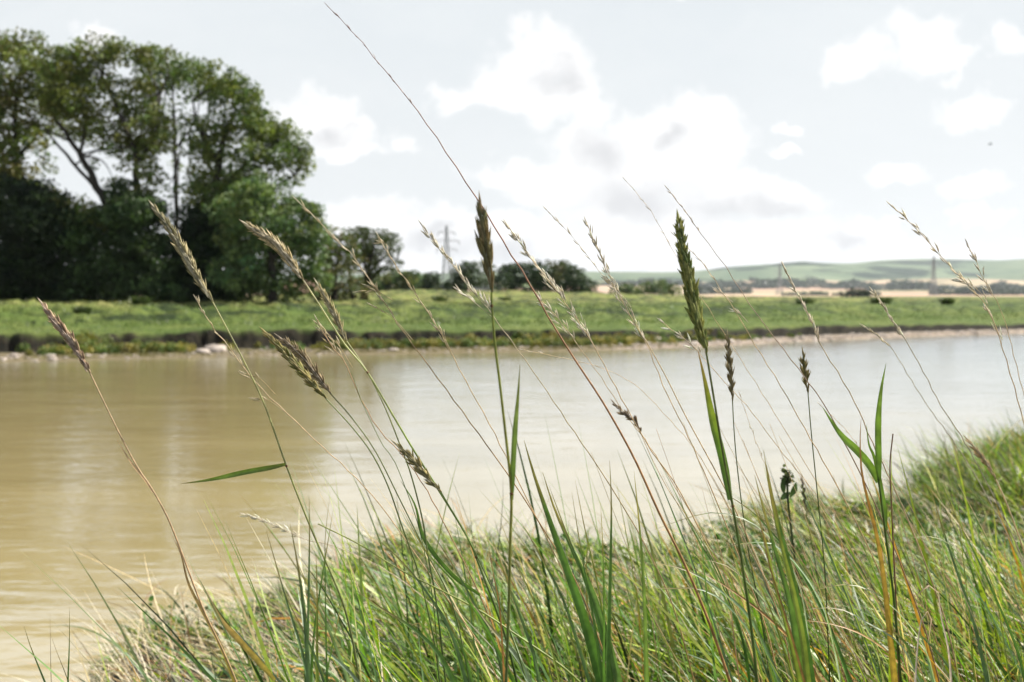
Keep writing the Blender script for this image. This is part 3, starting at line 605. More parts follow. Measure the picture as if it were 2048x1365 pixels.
# yellowish marsh plants hanging on the cut bank
sb = MB()
dens = np.interp(np.linspace(0, 2048, 2049), [0, 55, 90, 150, 300, 340, 380, 640, 700, 770, 800, 840, 900, 940, 1000, 1060, 1120, 1200, 1260, 1300, 1360, 1400, 1460, 1520, 1700, 2048],
                 [.0, .1, .4, .9, 1., .9, .05, .1, .8, 1., .5, .9, 1., .95, .5, .9, .6, .9, 1., .95, .3, .7, .7, .2, .1, .05])
for k in range(1500):
    px = rng.uniform(40, 1600)
    if rng.random() > dens[int(px)]: continue
    d0 = rng.uniform(1.1, 1.9); c = on_far(np.array([px]), d0)[0]; r = rng.uniform(.09, .25) * (1 if px < 1300 else .7); m_ = int(80 * r / .15)
    dl = unit(rng.normal(size=(m_, 3))); dl[:, 2] = np.abs(dl[:, 2]); pos = c + dl * rng.uniform(.3, 1, (m_, 1)) * np.array((r * 1.3, r, r * 1.6))
    bc = np.array([(.21, .20, .04), (.27, .23, .06), (.09, .15, .03), (.16, .20, .06)][rng.integers(4)])
    leaves(sb, pos, .065, np.tile(bc * rng.uniform(.7, 1.25), (m_, 1)) * rng.uniform(.7, 1.3, (m_, 1)))
for k in range(900):
    px = rng.uniform(40, 1350); d0 = rng.uniform(.2, 1.4); c = on_far(np.array([px]), d0)[0]; m_ = 14
    if rng.random() > .35 + .6 * dens[int(px)]: continue
    dl = rng.normal(size=(m_, 3)) * np.array((.12, .08, .02)); leaves(sb, c + np.abs(dl) * np.array((1, 1, 1)), .05, np.tile(np.array((.20, .18, .07)) * rng.uniform(.6, 1.2), (m_, 1)))
tag(sb.build('marsh_plants', M_LEAF, smooth=False), 'yellow-green marsh plants on the foot of the dark cut bank', 'plants', None, 'stuff')
# stones of the shore
M_STONE = earth('shore_stone', rgb(.22, .185, .15), rgb(.44, .38, .33), 3.0)
def stone_v(c, r, fl=.55):
    n1_, n2_ = 5, 8; out = []
    for i in range(n1_ + 1):
        th = math.pi * i / n1_
        for j in range(n2_):
            ph = 2 * math.pi * j / n2_; out.append((math.sin(th) * math.cos(ph), math.sin(th) * math.sin(ph), math.cos(th) * fl))
    v = np.array(out) * r * (1 + .22 * rng.normal(size=(len(out), 1)).clip(-1, 1)) * np.array((rng.uniform(.8, 1.5), 1, 1)); 
    q = [(i * n2_ + j, i * n2_ + (j + 1) % n2_, (i + 1) * n2_ + (j + 1) % n2_, (i + 1) * n2_ + j) for i in range(n1_) for j in range(n2_)]
    return v + c, q
ss = MB()
for k in range(2600):
    px = rng.uniform(0, 2150); 
    if px < 1250 and rng.random() < .78: continue
    c = on_far(np.array([px]), rng.uniform(.0, 1.7) * (1 if px < 1500 else 1.0))[0]; r = rng.uniform(.02, .085) * (1 + (rng.random() < .06) * 1.2)
    v, q = stone_v(c, r); ss.add(v, q)
tag(ss.build('shore_stones', M_STONE), 'pale pinkish stones strewn along the far waterline', 'stones', None, 'stuff')
for (px, d0, r, lab) in [(430, 1.2, .42, 'pale pinkish boulder at the foot of the cut bank, left of centre on the shore'), (404, 1.0, .26, 'smaller pale boulder leaning on the left of the large pinkish one'), (1460, 1.0, .2, 'small whitish stone on the shore below the big green seed head')]:
    c = on_far(np.array([px * 1.0]), d0)[0]; mb = MB(); v, q = stone_v(np.array((0, 0, .02)), r, .5); mb.add(v, q); o = mb.build('boulder', M_STONE); o.location = tuple(c.tolist()); tag(o, lab, 'boulder', 'boulders on the far shore')
# tussocks one can tell apart
def tussock(px, py, Y, r, label, c=(.05, .075, .02)):
    z = float(zfar(px, Y)); loc = np.array(((px - 1024) / F * Y, Y, z)); mb = MB(); n = 420
    a = rng.uniform(0, 2 * math.pi, n); rr = np.sqrt(rng.random(n)) * r; pos = loc + np.stack([np.cos(a) * rr, np.sin(a) * rr, -.03 + 0 * a], -1)
    upright(mb, pos, r * .9, .03 + r * .04, np.tile(np.array(c), (n, 1)) * rng.uniform(.6, 1.4, (n, 1)), .5)
    o = mb.build('grass_tussock', M_TURF, None, loc, False); tag(o, label, 'tussock', 'dark tussocks on the far meadow')
for a in [(285, 617, 50, .38, 'dark tussock on the levee top below the forked tree'), (167, 650, 47.0, .3, 'low dark tussock at the foot of the levee, far left'), (880, 606, 62, .35, 'small dark tussock on the slope below the gap in the bushes'),
          (1010, 600, 66, .3, 'dark green tussock in the yellow grass behind the splayed green seed head'), (1610, 612, 74, .5, 'small round dark tussock in the meadow under the left-hand pylon on the right'), (1762, 611, 78, .6, 'wide dark tussock in the meadow between the two right-hand pylons', ), (1895, 610, 80, .45, 'brownish tussock on the meadow close to the right edge')]:
    tussock(*a)
# bird
def bird():
    c = at(1980, 289, 90); mb = MB(); 
    tube(mb, [c + np.array((-.16, 0, -.02)), c + np.array((-.05, 0, 0)), c + np.array((.08, 0, .01)), c + np.array((.2, 0, 0))], [.01, .05, .045, .01], (.02, .02, .02), 6)
    for s in (-1, 1):
        mb.add(np.array([(.07, 0, .02), (-.06, 0, .02), (-.10, s * .32, .10), (.03, s * .28, .11)]) + c, [(0, 1, 2, 3)], None, (.02, .02, .02))
    o = mb.build('bird', M_HEAD, None, c); tag(o, 'tiny dark bird flying in the sky near the right edge', 'bird')
bird()
print('far done')

# ================================================================== NEAR BANK
G_MID = (.100, .205, .020); G_BLUE = (.100, .185, .062); G_YEL = (.25, .33, .028); G_DK = (.022, .050, .012); STRAW = (.44, .35, .19); PALE = (.58, .52, .38)
ORNG = (.38, .19, .035); BRWN = (.22, .12, .05); OLIVE = (.13, .15, .03)

# ---- turf: nobody could count these blades
def field_pts(n, y0, y1, mleft=.9, over=.2, xr=None):
    out = []
    tot = 0
    while tot < n:
        y = np.sqrt(rng.uniform(y0 * y0, y1 * y1, n)); x = rng.uniform(-1, 1, n) * (.53 * y + mleft)
        k = (y < ylip(x) + over)
        if xr: k &= (x > xr[0]) & (x < xr[1])
        out.append(np.stack([x[k], y[k]], -1)); tot += k.sum()
        if k.sum() == 0: break
    p = np.concatenate(out)[:n]; return p[:, 0], p[:, 1]
def blades(mb, x, y, h, w, lean, bend, cols, az0=math.pi, azs=.9, segs=6, tipdry=.28, z0=-.02):
    w = w * 1.25
    h = h * (1 - .45 * sst(-x / np.maximum(y, .5), .37, .43))
    n = len(x); z = ground(x, y) + z0
    az = az0 + rng.normal(0, azs, n); th0 = np.abs(lean + rng.normal(0, .22, n)); bd = bend * rng.uniform(.2, 1.7, n)
    tt = (np.arange(segs) + .5) / segs; step = (h / segs)[:, None]
    th = np.clip(th0[:, None] + bd[:, None] * tt[None] ** 1.4, 0, 2.3); a = az[:, None] + rng.normal(0, .35, n)[:, None] * tt[None]
    dx = step * np.sin(th) * np.cos(a); dy = step * np.sin(th) * np.sin(a); dz = step * np.cos(th)
    Z0 = np.zeros((n, 1))
    px_ = x[:, None] + np.hstack([Z0, np.cumsum(dx, 1)]); py_ = y[:, None] + np.hstack([Z0, np.cumsum(dy, 1)]); pz_ = z[:, None] + np.hstack([Z0, np.cumsum(dz, 1)])
    t_ = np.linspace(0, 1, segs + 1); wt = w[:, None] * (np.minimum(1, .55 + 1.6 * t_) * (1 - t_ ** 2.2) ** .8 + .03)[None] / 2
    sa = az + math.pi / 2 + rng.normal(0, .7, n); sz = rng.normal(0, .35, n); S = unit(np.stack([np.cos(sa), np.sin(sa), sz], -1))
    C = np.stack([px_, py_, pz_], -1); L = C - S[:, None] * wt[..., None]; Rr = C + S[:, None] * wt[..., None]
    v = np.stack([L, Rr], 2).reshape(n, -1, 3); k = (segs + 1) * 2
    i = np.arange(segs) * 2; q = np.stack([i, i + 1, i + 3, i + 2], -1); Q = (q[None] + (np.arange(n) * k)[:, None, None]).reshape(-1, 4)
    dry = np.clip((t_[None] - rng.uniform(.3, 1.3, (n, 1))) * 2, 0, 1)[..., None] * tipdry
    c = cols[:, None] * (1 - dry) + np.array(STRAW)[None, None] * dry * rng.uniform(.6, 1.1, (n, 1, 1))
    c = np.repeat(c, 2, 1)
    mb.add(v.reshape(-1, 3), Q, None, c.reshape(-1, 3))
def pick(n, pal, w, var=.3):
    w = np.array(w, float); idx = rng.choice(len(pal), n, p=w / w.sum()); return np.array(pal)[idx] * rng.uniform(1 - var, 1 + var, (n, 1))
PAL = [G_MID, G_BLUE, G_YEL, G_DK, STRAW, PALE, OLIVE, ORNG]
gb = MB()
def clumpy(x, y, sc, lo, seed=8):
    k = rng.random(len(x)) < lo + (1 - lo) * sst(vnoise(x * sc, y * sc, seed) * .6 + .4 * vnoise(x * sc * 2.7, y * sc * 2.7, seed + 1), .4, .6); return x[k], y[k]
def hmod(x, y): return .45 + 1.0 * vnoise(x * 2.6, y * 2.6, 8)
x, y = clumpy(*field_pts(34000, 1.0, 3.2), 3.0, .12); blades(gb, x, y, rng.uniform(.07, .24, len(x)) * hmod(x, y), rng.uniform(.003, .008, len(x)), .75, 1.1, pick(len(x), PAL, [6, 2, 5, 6.5, 1.2, .5, 1.5, .5], .6), azs=1.2, segs=5)
x, y = clumpy(*field_pts(66000, 3.0, 8.5, 1.2), 2.6, .10); x0 = x
blades(gb, x, y, rng.uniform(.08, .27, len(x)) * (1 + .7 * sst(x, 2.4, 3.2)) * hmod(x, y), rng.uniform(.005, .012, len(x)), .7, 1.2, pick(len(x), PAL, [6, 1.5, 7, 6.5, 1.1, .6, 2, .3], .6), azs=1.1, segs=4)
# denser, longer overhang along the lip
n = 24000; x = rng.uniform(-1.56, 4.4, n); y = ylip(x) + rng.uniform(-.55, .5, n); x, y = clumpy(x, y, 2.6, .15); n = len(x)
blades(gb, x, y, rng.uniform(.12, .34, n) * hmod(x, y), rng.uniform(.004, .009, n), .8, 1.3, pick(n, PAL, [5, 2, 4, 6, 1.3, .5, 3, .1]), segs=5)
n = 7000; x = rng.uniform(2.2, 6.5, n); y = ylip(x) + rng.uniform(-1.1, .3, n); k = rng.random(n) < sst(x, 2.2, 3.4) * (.3 + .7 * vnoise(x * 2.5, y * 2.5, 19)); x, y = x[k], y[k]; n = len(x)
blades(gb, x, y, rng.uniform(.2, .62, n), rng.uniform(.004, .009, n), .35, .8, pick(n, PAL + [BRWN], [6, 1, 2.5, 7, 1.0, .3, 5, .3, 1.5], .5), segs=5)
x, y = field_pts(14000, 8, 30, 2.0); blades(gb, x, y, rng.uniform(.2, .45, len(x)), rng.uniform(.008, .016, len(x)), .5, .9, pick(len(x), PAL, [5, 2, 4, 3, 2, .6, 3, .1]), segs=4)
tag(gb.build('meadow_grass', M_BLADE), 'tangled wind-blown green and straw coloured grass covering the near bank', 'grass', None, 'stuff')
lb = MB()
def uw(x, y): return rng.random(len(x)) < .05 + .95 * sst(x / y, -.27, -.10)
x, y = field_pts(6200, 1.1, 3.0, .7); k = (rng.random(len(x)) < .25 + .75 * (vnoise(x * 3.2, y * 3.2, 44) > .5)) & uw(x, y); x, y = x[k], y[k]
blades(lb, x, y, rng.uniform(.26, .56, len(x)), rng.uniform(.003, .0095, len(x)), .42, .75, pick(len(x), PAL, [7, 4, 5, 5, 1.2, .5, 2, .6], .45), azs=.6, segs=8)
x, y = field_pts(1500, 1.2, 3.0, .7); k = uw(x, y); x, y = x[k], y[k]; blades(lb, x, y, rng.uniform(.35, .6, len(x)), rng.uniform(.006, .011, len(x)), .3, 1.5, pick(len(x), PAL, [4, 7, 3, 1, 1, 1, 1, .6]), azs=.6, segs=9)
x, y = field_pts(1700, 1.25, 2.9, .7); k = uw(x, y) & (vnoise(x * 3.1, y * 3.1, 91) > .42); x, y = x[k], y[k]   # broad bent blades lying across one another
blades(lb, x, y, rng.uniform(.3, .6, len(x)), rng.uniform(.006, .011, len(x)), .55, 1.7, pick(len(x), [G_YEL, G_BLUE, (.20, .25, .15), G_MID, (.32, .30, .08), ORNG], [5, 4, 3, 4, 2, 1.2], .4), azs=1.4, segs=9)
n = 1500; x = rng.uniform(-1.0, 2.3, n); y = rng.uniform(1.25, 2.4, n); k = uw(x, y) & (vnoise(x * 4, y * 4, 50) > .4); x, y = x[k], y[k]; n = len(x)
blades(lb, x, y, rng.uniform(.45, .85, n), rng.uniform(.003, .0075, n), .30, .35, pick(n, PAL, [6, 5, 4, 3, 2, 1, 2, .5]), azs=.6, segs=8)
n = 3400; x = rng.uniform(.5, 2.3, n); y = rng.uniform(1.3, 3.2, n)
blades(lb, x, y, rng.uniform(.35, .66, n), rng.uniform(.003, .009, n), .4, .9, pick(n, PAL, [5, 3, 6, 4, 2, 1, 2, 1.8], .45), azs=.7, segs=8)
tag(lb.build('tall_meadow_grass', M_BLADE), 'taller blades leaning left all over the front of the near bank', 'grass', None, 'stuff')
db = MB()
x, y = field_pts(3600, 1.1, 3.6, .7); blades(db, x, y, rng.uniform(.22, .55, len(x)), rng.uniform(.0014, .003, len(x)), .8, .6, pick(len(x), [STRAW, PALE, BRWN, ORNG], [5, 4, 1.5, 1]), azs=.7, segs=7, tipdry=0)
x, y = field_pts(3400, 3.2, 7.5, 1.0); blades(db, x, y, rng.uniform(.16, .42, len(x)), rng.uniform(.003, .005, len(x)), .8, .7, pick(len(x), [STRAW, PALE, BRWN], [5, 5, 1]), azs=.7, segs=5, tipdry=0)
n = 1500; x = rng.uniform(.3, 2.2, n); y = rng.uniform(1.2, 2.6, n); blades(db, x, y, rng.uniform(.3, .6, n), rng.uniform(.002, .006, n), .7, 1.1, pick(n, [STRAW, PALE, BRWN, ORNG], [5, 4, 2, 2]), azs=1.0, segs=8, tipdry=0)
for (n, ya, yb, wa, wb_, sg) in ((2600, 1.3, 3.4, .0016, .0045, 7), (1500, 3.2, 6.8, .003, .006, 5)):   # thatch lying on and through the turf
    x, y = field_pts(n, ya, yb, .8); x, y = clumpy(x, y, 2.0, .2, 61); k = rng.random(len(x)) < .3 + .7 * sst(x / y, -.3, 0); x, y = x[k], y[k]; zz = rng.uniform(.02, .2, len(x)) * hmod(x, y)
    blades(db, x, y, rng.uniform(.15, .5, len(x)), rng.uniform(wa, wb_, len(x)), 1.15, .5, pick(len(x), [STRAW, PALE, BRWN, ORNG], [5, 3.5, 2.5, 1.4], .4), azs=1.3, segs=sg, tipdry=0, z0=zz)
tag(db.build('dead_grass', M_STRAW), 'pale dead stalks matted among the green grass of the near bank', 'dead grass', None, 'stuff')
# low broad-leaved herbs between the blades
hb = MB()
x, y = field_pts(5200, 1.6, 6.5, .8); k = (vnoise(x * 1.9, y * 1.9, 77) > .52); x, y = x[k], y[k]
for j in range(len(x)):
    m_ = rng.integers(3, 8); base_ = np.array((x[j], y[j], float(ground(x[j], y[j])))); pos = base_ + np.abs(rng.normal(size=(m_, 3))) * np.array((.03, .03, .09)) * rng.choice([-1, 1], (m_, 3)) * np.array((1, 1, 0)) + np.array((0, 0, 1)) * rng.uniform(.02, .13, (m_, 1))
    leaves(hb, pos, rng.uniform(.018, .035), np.tile(np.array((.055, .13, .02)) * rng.uniform(.5, 1.4), (m_, 1)), .8)
tag(hb.build('ground_cover', M_BLADE), 'small bright green broad leaves growing low between the grass', 'plants', None, 'stuff')

# ---- helpers for single grasses
def drop(p, d):
    """carry a stalk on from p along d (bending upright) until it meets the ground"""
    pts = []; q = np.array(p, float); d = unit(d)
    for k in range(60):
        d = unit(d * .93 + np.array((0, 0, -1)) * .07); q = q + d * .04; pts.append(q.copy())
        if q[2] < float(ground(q[0], q[1])) - .01: break
    return pts
def path3(pts, Y, Yb=None):
    Yb = Y if Yb is None else Yb; n = len(pts); cum = np.concatenate([[0], np.cumsum([math.dist(a[:2], b[:2]) for a, b in zip(pts[:-1], pts[1:])])]); cum = cum / cum[-1]
    return np.array([at(p[0], p[1], Y + (Yb - Y) * c) for p, c in zip(pts, cum)])
def colgrad(cs, n):
    cs = np.array(cs, float); return np.stack([np.interp(np.linspace(0, 1, n), np.linspace(0, 1, len(cs)), cs[:, k]) for k in range(3)], -1)
def spike_head(hp, s, wpx, nsp, slen, c1, c2, loose=1.0, roll=.35):
    """hp: tip -> base 3-D path; two ranks of overlapping husks"""
    mb = MB(); sp = smooth_path(hp[::-1], 60); T = unit(np.gradient(sp, axis=0)); V = np.array((0, 1.0, 0))
    tube(mb, sp[:-2], np.linspace(2.2, .8, 58) * s / 2, c1, 5)
    P_, A_, S_, L_, W_, C_ = [], [], [], [], [], []
    c1 = np.array(c1); c2 = np.array(c2)
    for i in range(nsp):
        t_ = (i + .3) / nsp; idx = min(int(t_ * 57), 57); side = 1 if i % 2 else -1
        Sd = unit(np.cross(T[idx], V)) * math.cos(roll) + V * math.sin(roll)
        env = (min(1, .55 + 1.8 * t_)) * (1 - .45 * max(0, t_ - .55) / .45)
        for k, (ang, off, ls) in enumerate(((.05, .0, .95), (.26, .02, 1.0), (.42, .10, .82), (.16, .22, .9), (.33, .3, .7), (.1, -.2, 1.1))):
            ang = ang * loose * rng.uniform(.7, 1.3); front = rng.uniform(-.18, .18)
            ax = unit(T[idx] * math.cos(ang) + (Sd * side) * math.sin(ang) + V * front)
            p = sp[idx] + Sd * side * wpx * .10 * s * env + T[idx] * off * slen * s * .6
            P_.append(p); A_.append(ax); S_.append(np.cross(ax, V) + V * rng.uniform(-.3, .3)); L_.append(slen * s * ls * env * rng.uniform(.88, 1.1)); W_.append(wpx * s * .215 * env * rng.uniform(.85, 1.2))
            u = rng.random(); C_.append((c1 * (1 - u) + c2 * u) * rng.uniform(.75, 1.25) * np.array((1.12, 1.06, .86)))
        for k in range(2):
            q = sp[min(57, int(((i + .3 + .5 * k) / nsp) * 57))]; P_.append(q - V * wpx * s * .12 + np.cross(T[idx], V) * wpx * s * rng.uniform(-.12, .12)); A_.append(unit(T[idx] + np.cross(T[idx], V) * rng.uniform(-.12, .12) - V * rng.uniform(.02, .2)))
            S_.append(np.cross(T[idx], V)); L_.append(slen * s * env * rng.uniform(.6, .95)); W_.append(wpx * s * .2 * env); u = rng.random(); C_.append((c1 * (1 - u) + c2 * u) * rng.uniform(.7, 1.15))
    ax = T[-1]; P_.append(sp[-3]); A_.append(ax); S_.append(np.cross(ax, V)); L_.append(slen * s * .8); W_.append(wpx * s * .2); C_.append(c2)
    lenses(mb, np.array(P_), np.array(A_), np.array(S_), np.array(L_), np.array(W_), np.array(C_))
    return mb
def panicle_head(sp, s, nb, blen, slen, sw, c1, c2, ang=.35, side_bias=0.0, per=4):
    """sp: path tip -> base of the head part (already resampled)"""
    mb = MB(); sp = sp[::-1]; n = len(sp); T = unit(np.gradient(sp, axis=0)); V = np.array((0, 1.0, 0)); c1 = np.array(c1); c2 = np.array(c2)
    P_, A_, L_, W_, C_ = [], [], [], [], []
    for i in range(nb):
        t_ = (i + rng.uniform(0, .8)) / nb; idx = min(int(t_ * (n - 2)), n - 2); side = (1 if i % 2 else -1) if rng.random() > abs(side_bias) else (1 if side_bias > 0 else -1)
        S = unit(np.cross(T[idx], V)); a = ang * rng.uniform(.5, 1.5); bl = blen * s * (1.1 - .75 * t_) * rng.uniform(.5, 1.2)
        D = unit(T[idx] * math.cos(a) + S * side * math.sin(a) + V * rng.uniform(-.3, .3))
        e = sp[idx] + D * bl * .55; e2 = e + unit(D * .8 + T[idx] * .5) * bl * .45
        bp = smooth_path([sp[idx], e, e2], 6); tube(mb, bp, np.linspace(.8, .45, 6) * s / 2, c1 * .9, 4)
        m_ = max(1, int(per * rng.uniform(.5, 1.3)))
        for k in range(m_):
            q = bp[min(5, 2 + int(k * 4 / m_))] + rng.normal(size=3) * s * .8; aa = rng.uniform(-.35, .35)
            P_.append(q); A_.append(unit(D * .6 + T[idx] * .5 + S * aa + V * rng.uniform(-.2, .2))); L_.append(slen * s * rng.uniform(.7, 1.2)); W_.append(sw * s * rng.uniform(.5, 1.0))
            u = rng.random() ** .6; C_.append(np.minimum((c1 * (1 - u) + c2 * u) * rng.uniform(1.0, 1.45), .85))
    for k in range(3):
        P_.append(sp[-1 - k]); A_.append(T[-1 - k]); L_.append(slen * s * .8); W_.append(sw * s * .7); C_.append(c2)
    A_ = np.array(A_); lenses(mb, np.array(P_), A_, np.cross(A_, V), np.array(L_), np.array(W_), np.array(C_))
    return mb
GS = 'grass stems with seed heads standing up from the near bank'
def stem(label, pts, Y, Yb, w, cols, head=None, kind='spike', name='meadow_plant', leaf=(), nodes=(), **kw):
    """pts: tip -> base, the first `head` of them being the seed head; w px width at base / top"""
    p3 = path3(pts, Y, Yb); s = pxm(Y); low = drop(p3[-1], p3[-1] - p3[-2]) if pts[-1][1] > 1300 or kw.get('root', True) else []
    full = np.vstack([p3] + [np.array(low)]) if len(low) else p3
    base = full[-1]; o = thing(name, base, label, 'grass plant', GS)
    hp = p3[:head] if head else None
    st = smooth_path(full[(head - 1 if (head and kind == 'spike') else 0):], 70)
    n = len(st); rad = np.linspace(w[0], w[1], n) * s / 2; 
    if kind == 'panicle' and head:
        tl = np.linspace(0, 1, n); st = st + (np.array((1, 0, .3))[None] * (np.sin(tl * 190 + len(label)) * s * 1.1 * (tl < .33))[:, None])
    mb = MB(); tube(mb, st, rad, colgrad(cols, n), 6)
    for (nx, ny) in nodes:
        q = at(nx, ny, 1.0); # nearest point of the stem in view
        r = (st - np.array((0, 0, CAMZ))); pr = np.stack([r[:, 0] / r[:, 1], r[:, 2] / r[:, 1]], -1); i = int(np.argmin(np.linalg.norm(pr - np.array((q[0], q[2] - CAMZ)), axis=1))); i = min(max(i, 1), n - 2)
        tube(mb, [st[i] - (st[i + 1] - st[i]) * .12, st[i], st[i] + (st[i + 1] - st[i]) * .12], np.array((.9, 1.5, .9)) * rad[i], (.16, .07, .02), 6)
    mb.build('stem', M_BLADE if cols[-1][1] > cols[-1][0] else M_STRAW, o, base)
    if kind == 'spike' and head:
        spike_head(hp, s, kw.get('hw', 24), kw.get('nsp', 16), kw.get('slen', 34), kw.get('c1', STRAW), kw.get('c2', PALE), kw.get('loose', 1.0), kw.get('roll', .3)).build('seed_head', M_HEAD, o, base)
    elif kind == 'panicle' and head:
        hs = smooth_path(hp, 60)
        panicle_head(hs, s, kw.get('nb', 12), kw.get('blen', 40), kw.get('slen', 15), kw.get('sw', 3.4), kw.get('c1', STRAW), kw.get('c2', PALE), kw.get('ang', .3), kw.get('bias', 0), kw.get('per', 4)).build('seed_head', M_HEAD, o, base)
    for lf in leaf:
        lp = path3(lf[0], Y + (Yb - Y) * .4 if len(lf) < 4 else lf[3]); sp = smooth_path(lp, 22); tt = np.linspace(0, 1, 22)
        lw = lf[1] * s * (np.minimum(1, .05 + tt * 1.9) * (1 - .35 * sst(tt, .8, 1))); lm = MB(); ribbon(lm, sp, lw, colgrad(lf[2], 22), roll=rng.uniform(-.4, .4)); lm.build('leaf', M_BLADE if lf[2][-1][1] > lf[2][-1][0] else M_STRAW, o, base)
    for br in kw.get('branch', ()):   # (pts tip->joint, n spikelets)
        bp = smooth_path(path3(br[0], Y + (Yb - Y) * .2), 24); mb = panicle_head(bp[:14], s, br[1], 14, kw.get('slen', 15), kw.get('sw', 3.4), kw.get('c1', STRAW), kw.get('c2', PALE), .25, 0, 2)
        tube(mb, bp, np.linspace(.6, 1.3, 24) * s / 2, kw.get('c1', STRAW), 5); mb.build('side_branch', M_HEAD, o, base)
    return o
GY = [(.50, .42, .23), (.36, .36, .16), (.30, .27, .08)]; GRN = [(.17, .23, .07), (.10, .17, .04), (.07, .12, .03)]; DGR = [(.12, .16, .05), (.055, .095, .025), (.05, .085, .02)]
TAN = [(.66, .54, .35), (.56, .39, .20), (.47, .29, .13)]; RED = [(.54, .38, .23), (.43, .25, .13), (.36, .20, .10)]
stem('leftmost grass spike, purplish straw head over the far shore, dry leaf forking halfway down', [(88,613),(112,645),(140,680),(162,715),(180,746),(235,860),(275,935),(302,975),(335,1035),(365,1110),(405,1215),(450,1310),(475,1370)], 1.42, 1.38, (2.6, 6), [(.45,.33,.19),(.45,.30,.16),(.38,.30,.12),(.42,.33,.06)], 5,
     hw=25, nsp=15, slen=36, c1=(.27,.18,.13), c2=(.52,.41,.32), leaf=[([(234,880),(262,925),(290,960),(306,985)], 4, [(.5,.35,.2)]*2), ([(342,1068),(362,1110),(378,1170),(412,1235),(445,1300),(470,1370)], 7, [(.3,.18,.09),(.42,.3,.1),(.45,.35,.05)]), ([(400,1160),(440,1235),(470,1270),(520,1325),(550,1360)], 13, [(.4,.3,.2),(.42,.3,.08),(.4,.33,.06)])])
stem('long grey-green grass spike against the black thicket, single leaf pointing left from its stem', [(310,418),(335,452),(365,500),(395,555),(424,602),(455,660),(490,727),(530,812),(572,930),(620,1052),(680,1190),(705,1280),(720,1370)], 1.40, 1.35, (3.0, 7), [(.38,.36,.18),(.30,.32,.12),(.06,.09,.03),(.05,.08,.025)], 5,
     hw=24, nsp=21, slen=38, c1=(.21,.20,.11), c2=(.50,.45,.31), leaf=[([(362,968),(420,960),(490,945),(545,935),(571,929)], 10, [(.10,.08,.04),(.16,.24,.04),(.10,.16,.03),(.14,.17,.03)])], nodes=[(572,930)])
stem('thin pale stalk with sparse spikelets crossing the stem of the long grey-green spike', [(393,600),(425,655),(455,690),(487,735),(530,785),(580,832),(640,890),(690,935),(760,1010),(860,1150),(960,1290),(1000,1370)], 1.44, 1.5, (1.6, 3.4), TAN, 5, 'panicle', nb=9, blen=26, per=2, slen=16, sw=3, ang=.2, branch=[([(487,747),(520,758),(550,788)], 3), ([(508,798),(540,803),(570,824)], 3)])
stem('bright straw nodding spike beside the pale green tree, green stem with a brown node', [(497,452),(530,474),(560,498),(585,530),(606,560),(640,612),(690,690),(733,742),(790,838),(830,905),(880,985),(935,1075),(962,1140),(1010,1270),(1035,1370)], 1.36, 1.32, (3.2, 8), [(.52,.47,.27),(.30,.38,.12),(.07,.12,.03),(.06,.11,.03),(.10,.16,.04)], 5,
     hw=27, nsp=17, slen=36, c1=(.36,.30,.18), c2=(.66,.58,.42), nodes=[(733,742),(945,1120)])
stem('slim straw spike just right of the nodding one, over the levee', [(637,572),(655,603),(675,642),(693,682),(735,745),(770,815),(800,890),(822,950),(845,1040),(856,1110),(872,1200),(892,1370)], 1.38, 1.34, (2.6, 6), [(.40,.40,.2),(.12,.17,.05),(.04,.07,.02),(.04,.07,.02)], 4,
     hw=18, nsp=13, slen=30, c1=(.30,.27,.14), c2=(.60,.54,.38), nodes=[(785,915)])
stem('reddish wiry stalk with few pale spikelets left of the twin brown spikes’ water edge', [(634,640),(660,688),(690,725),(718,790),(758,860),(800,905),(850,975),(900,1070),(955,1180),(1005,1300),(1030,1370)], 1.42, 1.46, (1.8, 4), RED, 3, 'panicle', nb=8, blen=28, per=3, slen=17, sw=3.4, branch=[([(655,668),(680,695),(705,735)], 3)])
stem('yellow-green spike, left and plumper of the leaning pair over the brown water', [(532,667),(560,695),(592,730),(625,768),(652,798),(700,850),(742,905),(775,970),(803,1050),(838,1150),(868,1280),(880,1370)], 1.33, 1.30, (2.6, 6), [(.20,.24,.07),(.10,.16,.05),(.06,.10,.03)], 5,
     hw=25, nsp=16, slen=32, c1=(.13,.15,.035), c2=(.42,.34,.14))
stem('grey-brown spike, right and slimmer of the leaning pair over the brown water', [(565,680),(590,700),(615,728),(640,760),(661,788),(705,838),(752,905),(800,1000),(850,1100),(905,1210),(940,1370)], 1.36, 1.36, (2.4, 5), [(.22,.24,.10),(.13,.19,.07),(.08,.13,.04)], 5,
     hw=20, nsp=14, slen=34, c1=(.17,.13,.085), c2=(.46,.38,.28), loose=1.3)
stem('golden stalk with fine panicle before the brownish green tree, branch to its left', [(595,402),(640,445),(670,478),(700,505),(725,540),(755,582),(790,640),(820,682),(850,722),(900,790),(960,872),(1030,970),(1100,1080),(1160,1180),(1230,1370)], 1.40, 1.5, (1.6, 4.6), [(.5,.42,.28),(.45,.30,.15),(.42,.24,.10),(.36,.2,.08)], 7, 'panicle', nb=13, blen=28, per=3, slen=18, sw=3.6, ang=.18, branch=[([(718,584),(750,583),(785,600)], 3), ([(745,612),(785,635),(825,680)], 3), ([(735,572),(752,578),(766,590)], 2)])
stem('thin panicle stalk in front of the free-standing round tree', [(757,473),(790,530),(812,560),(832,590),(858,628),(880,665),(905,712),(940,778),(980,850),(1020,930),(1060,1010),(1100,1090),(1150,1200),(1200,1370)], 1.42, 1.5, (1.4, 4.0), TAN, 7, 'panicle', nb=14, blen=26, per=3, slen=16, sw=3.2, ang=.18, branch=[([(868,652),(885,668),(903,705)], 4), ([(760,484),(768,487),(777,495)], 2)])
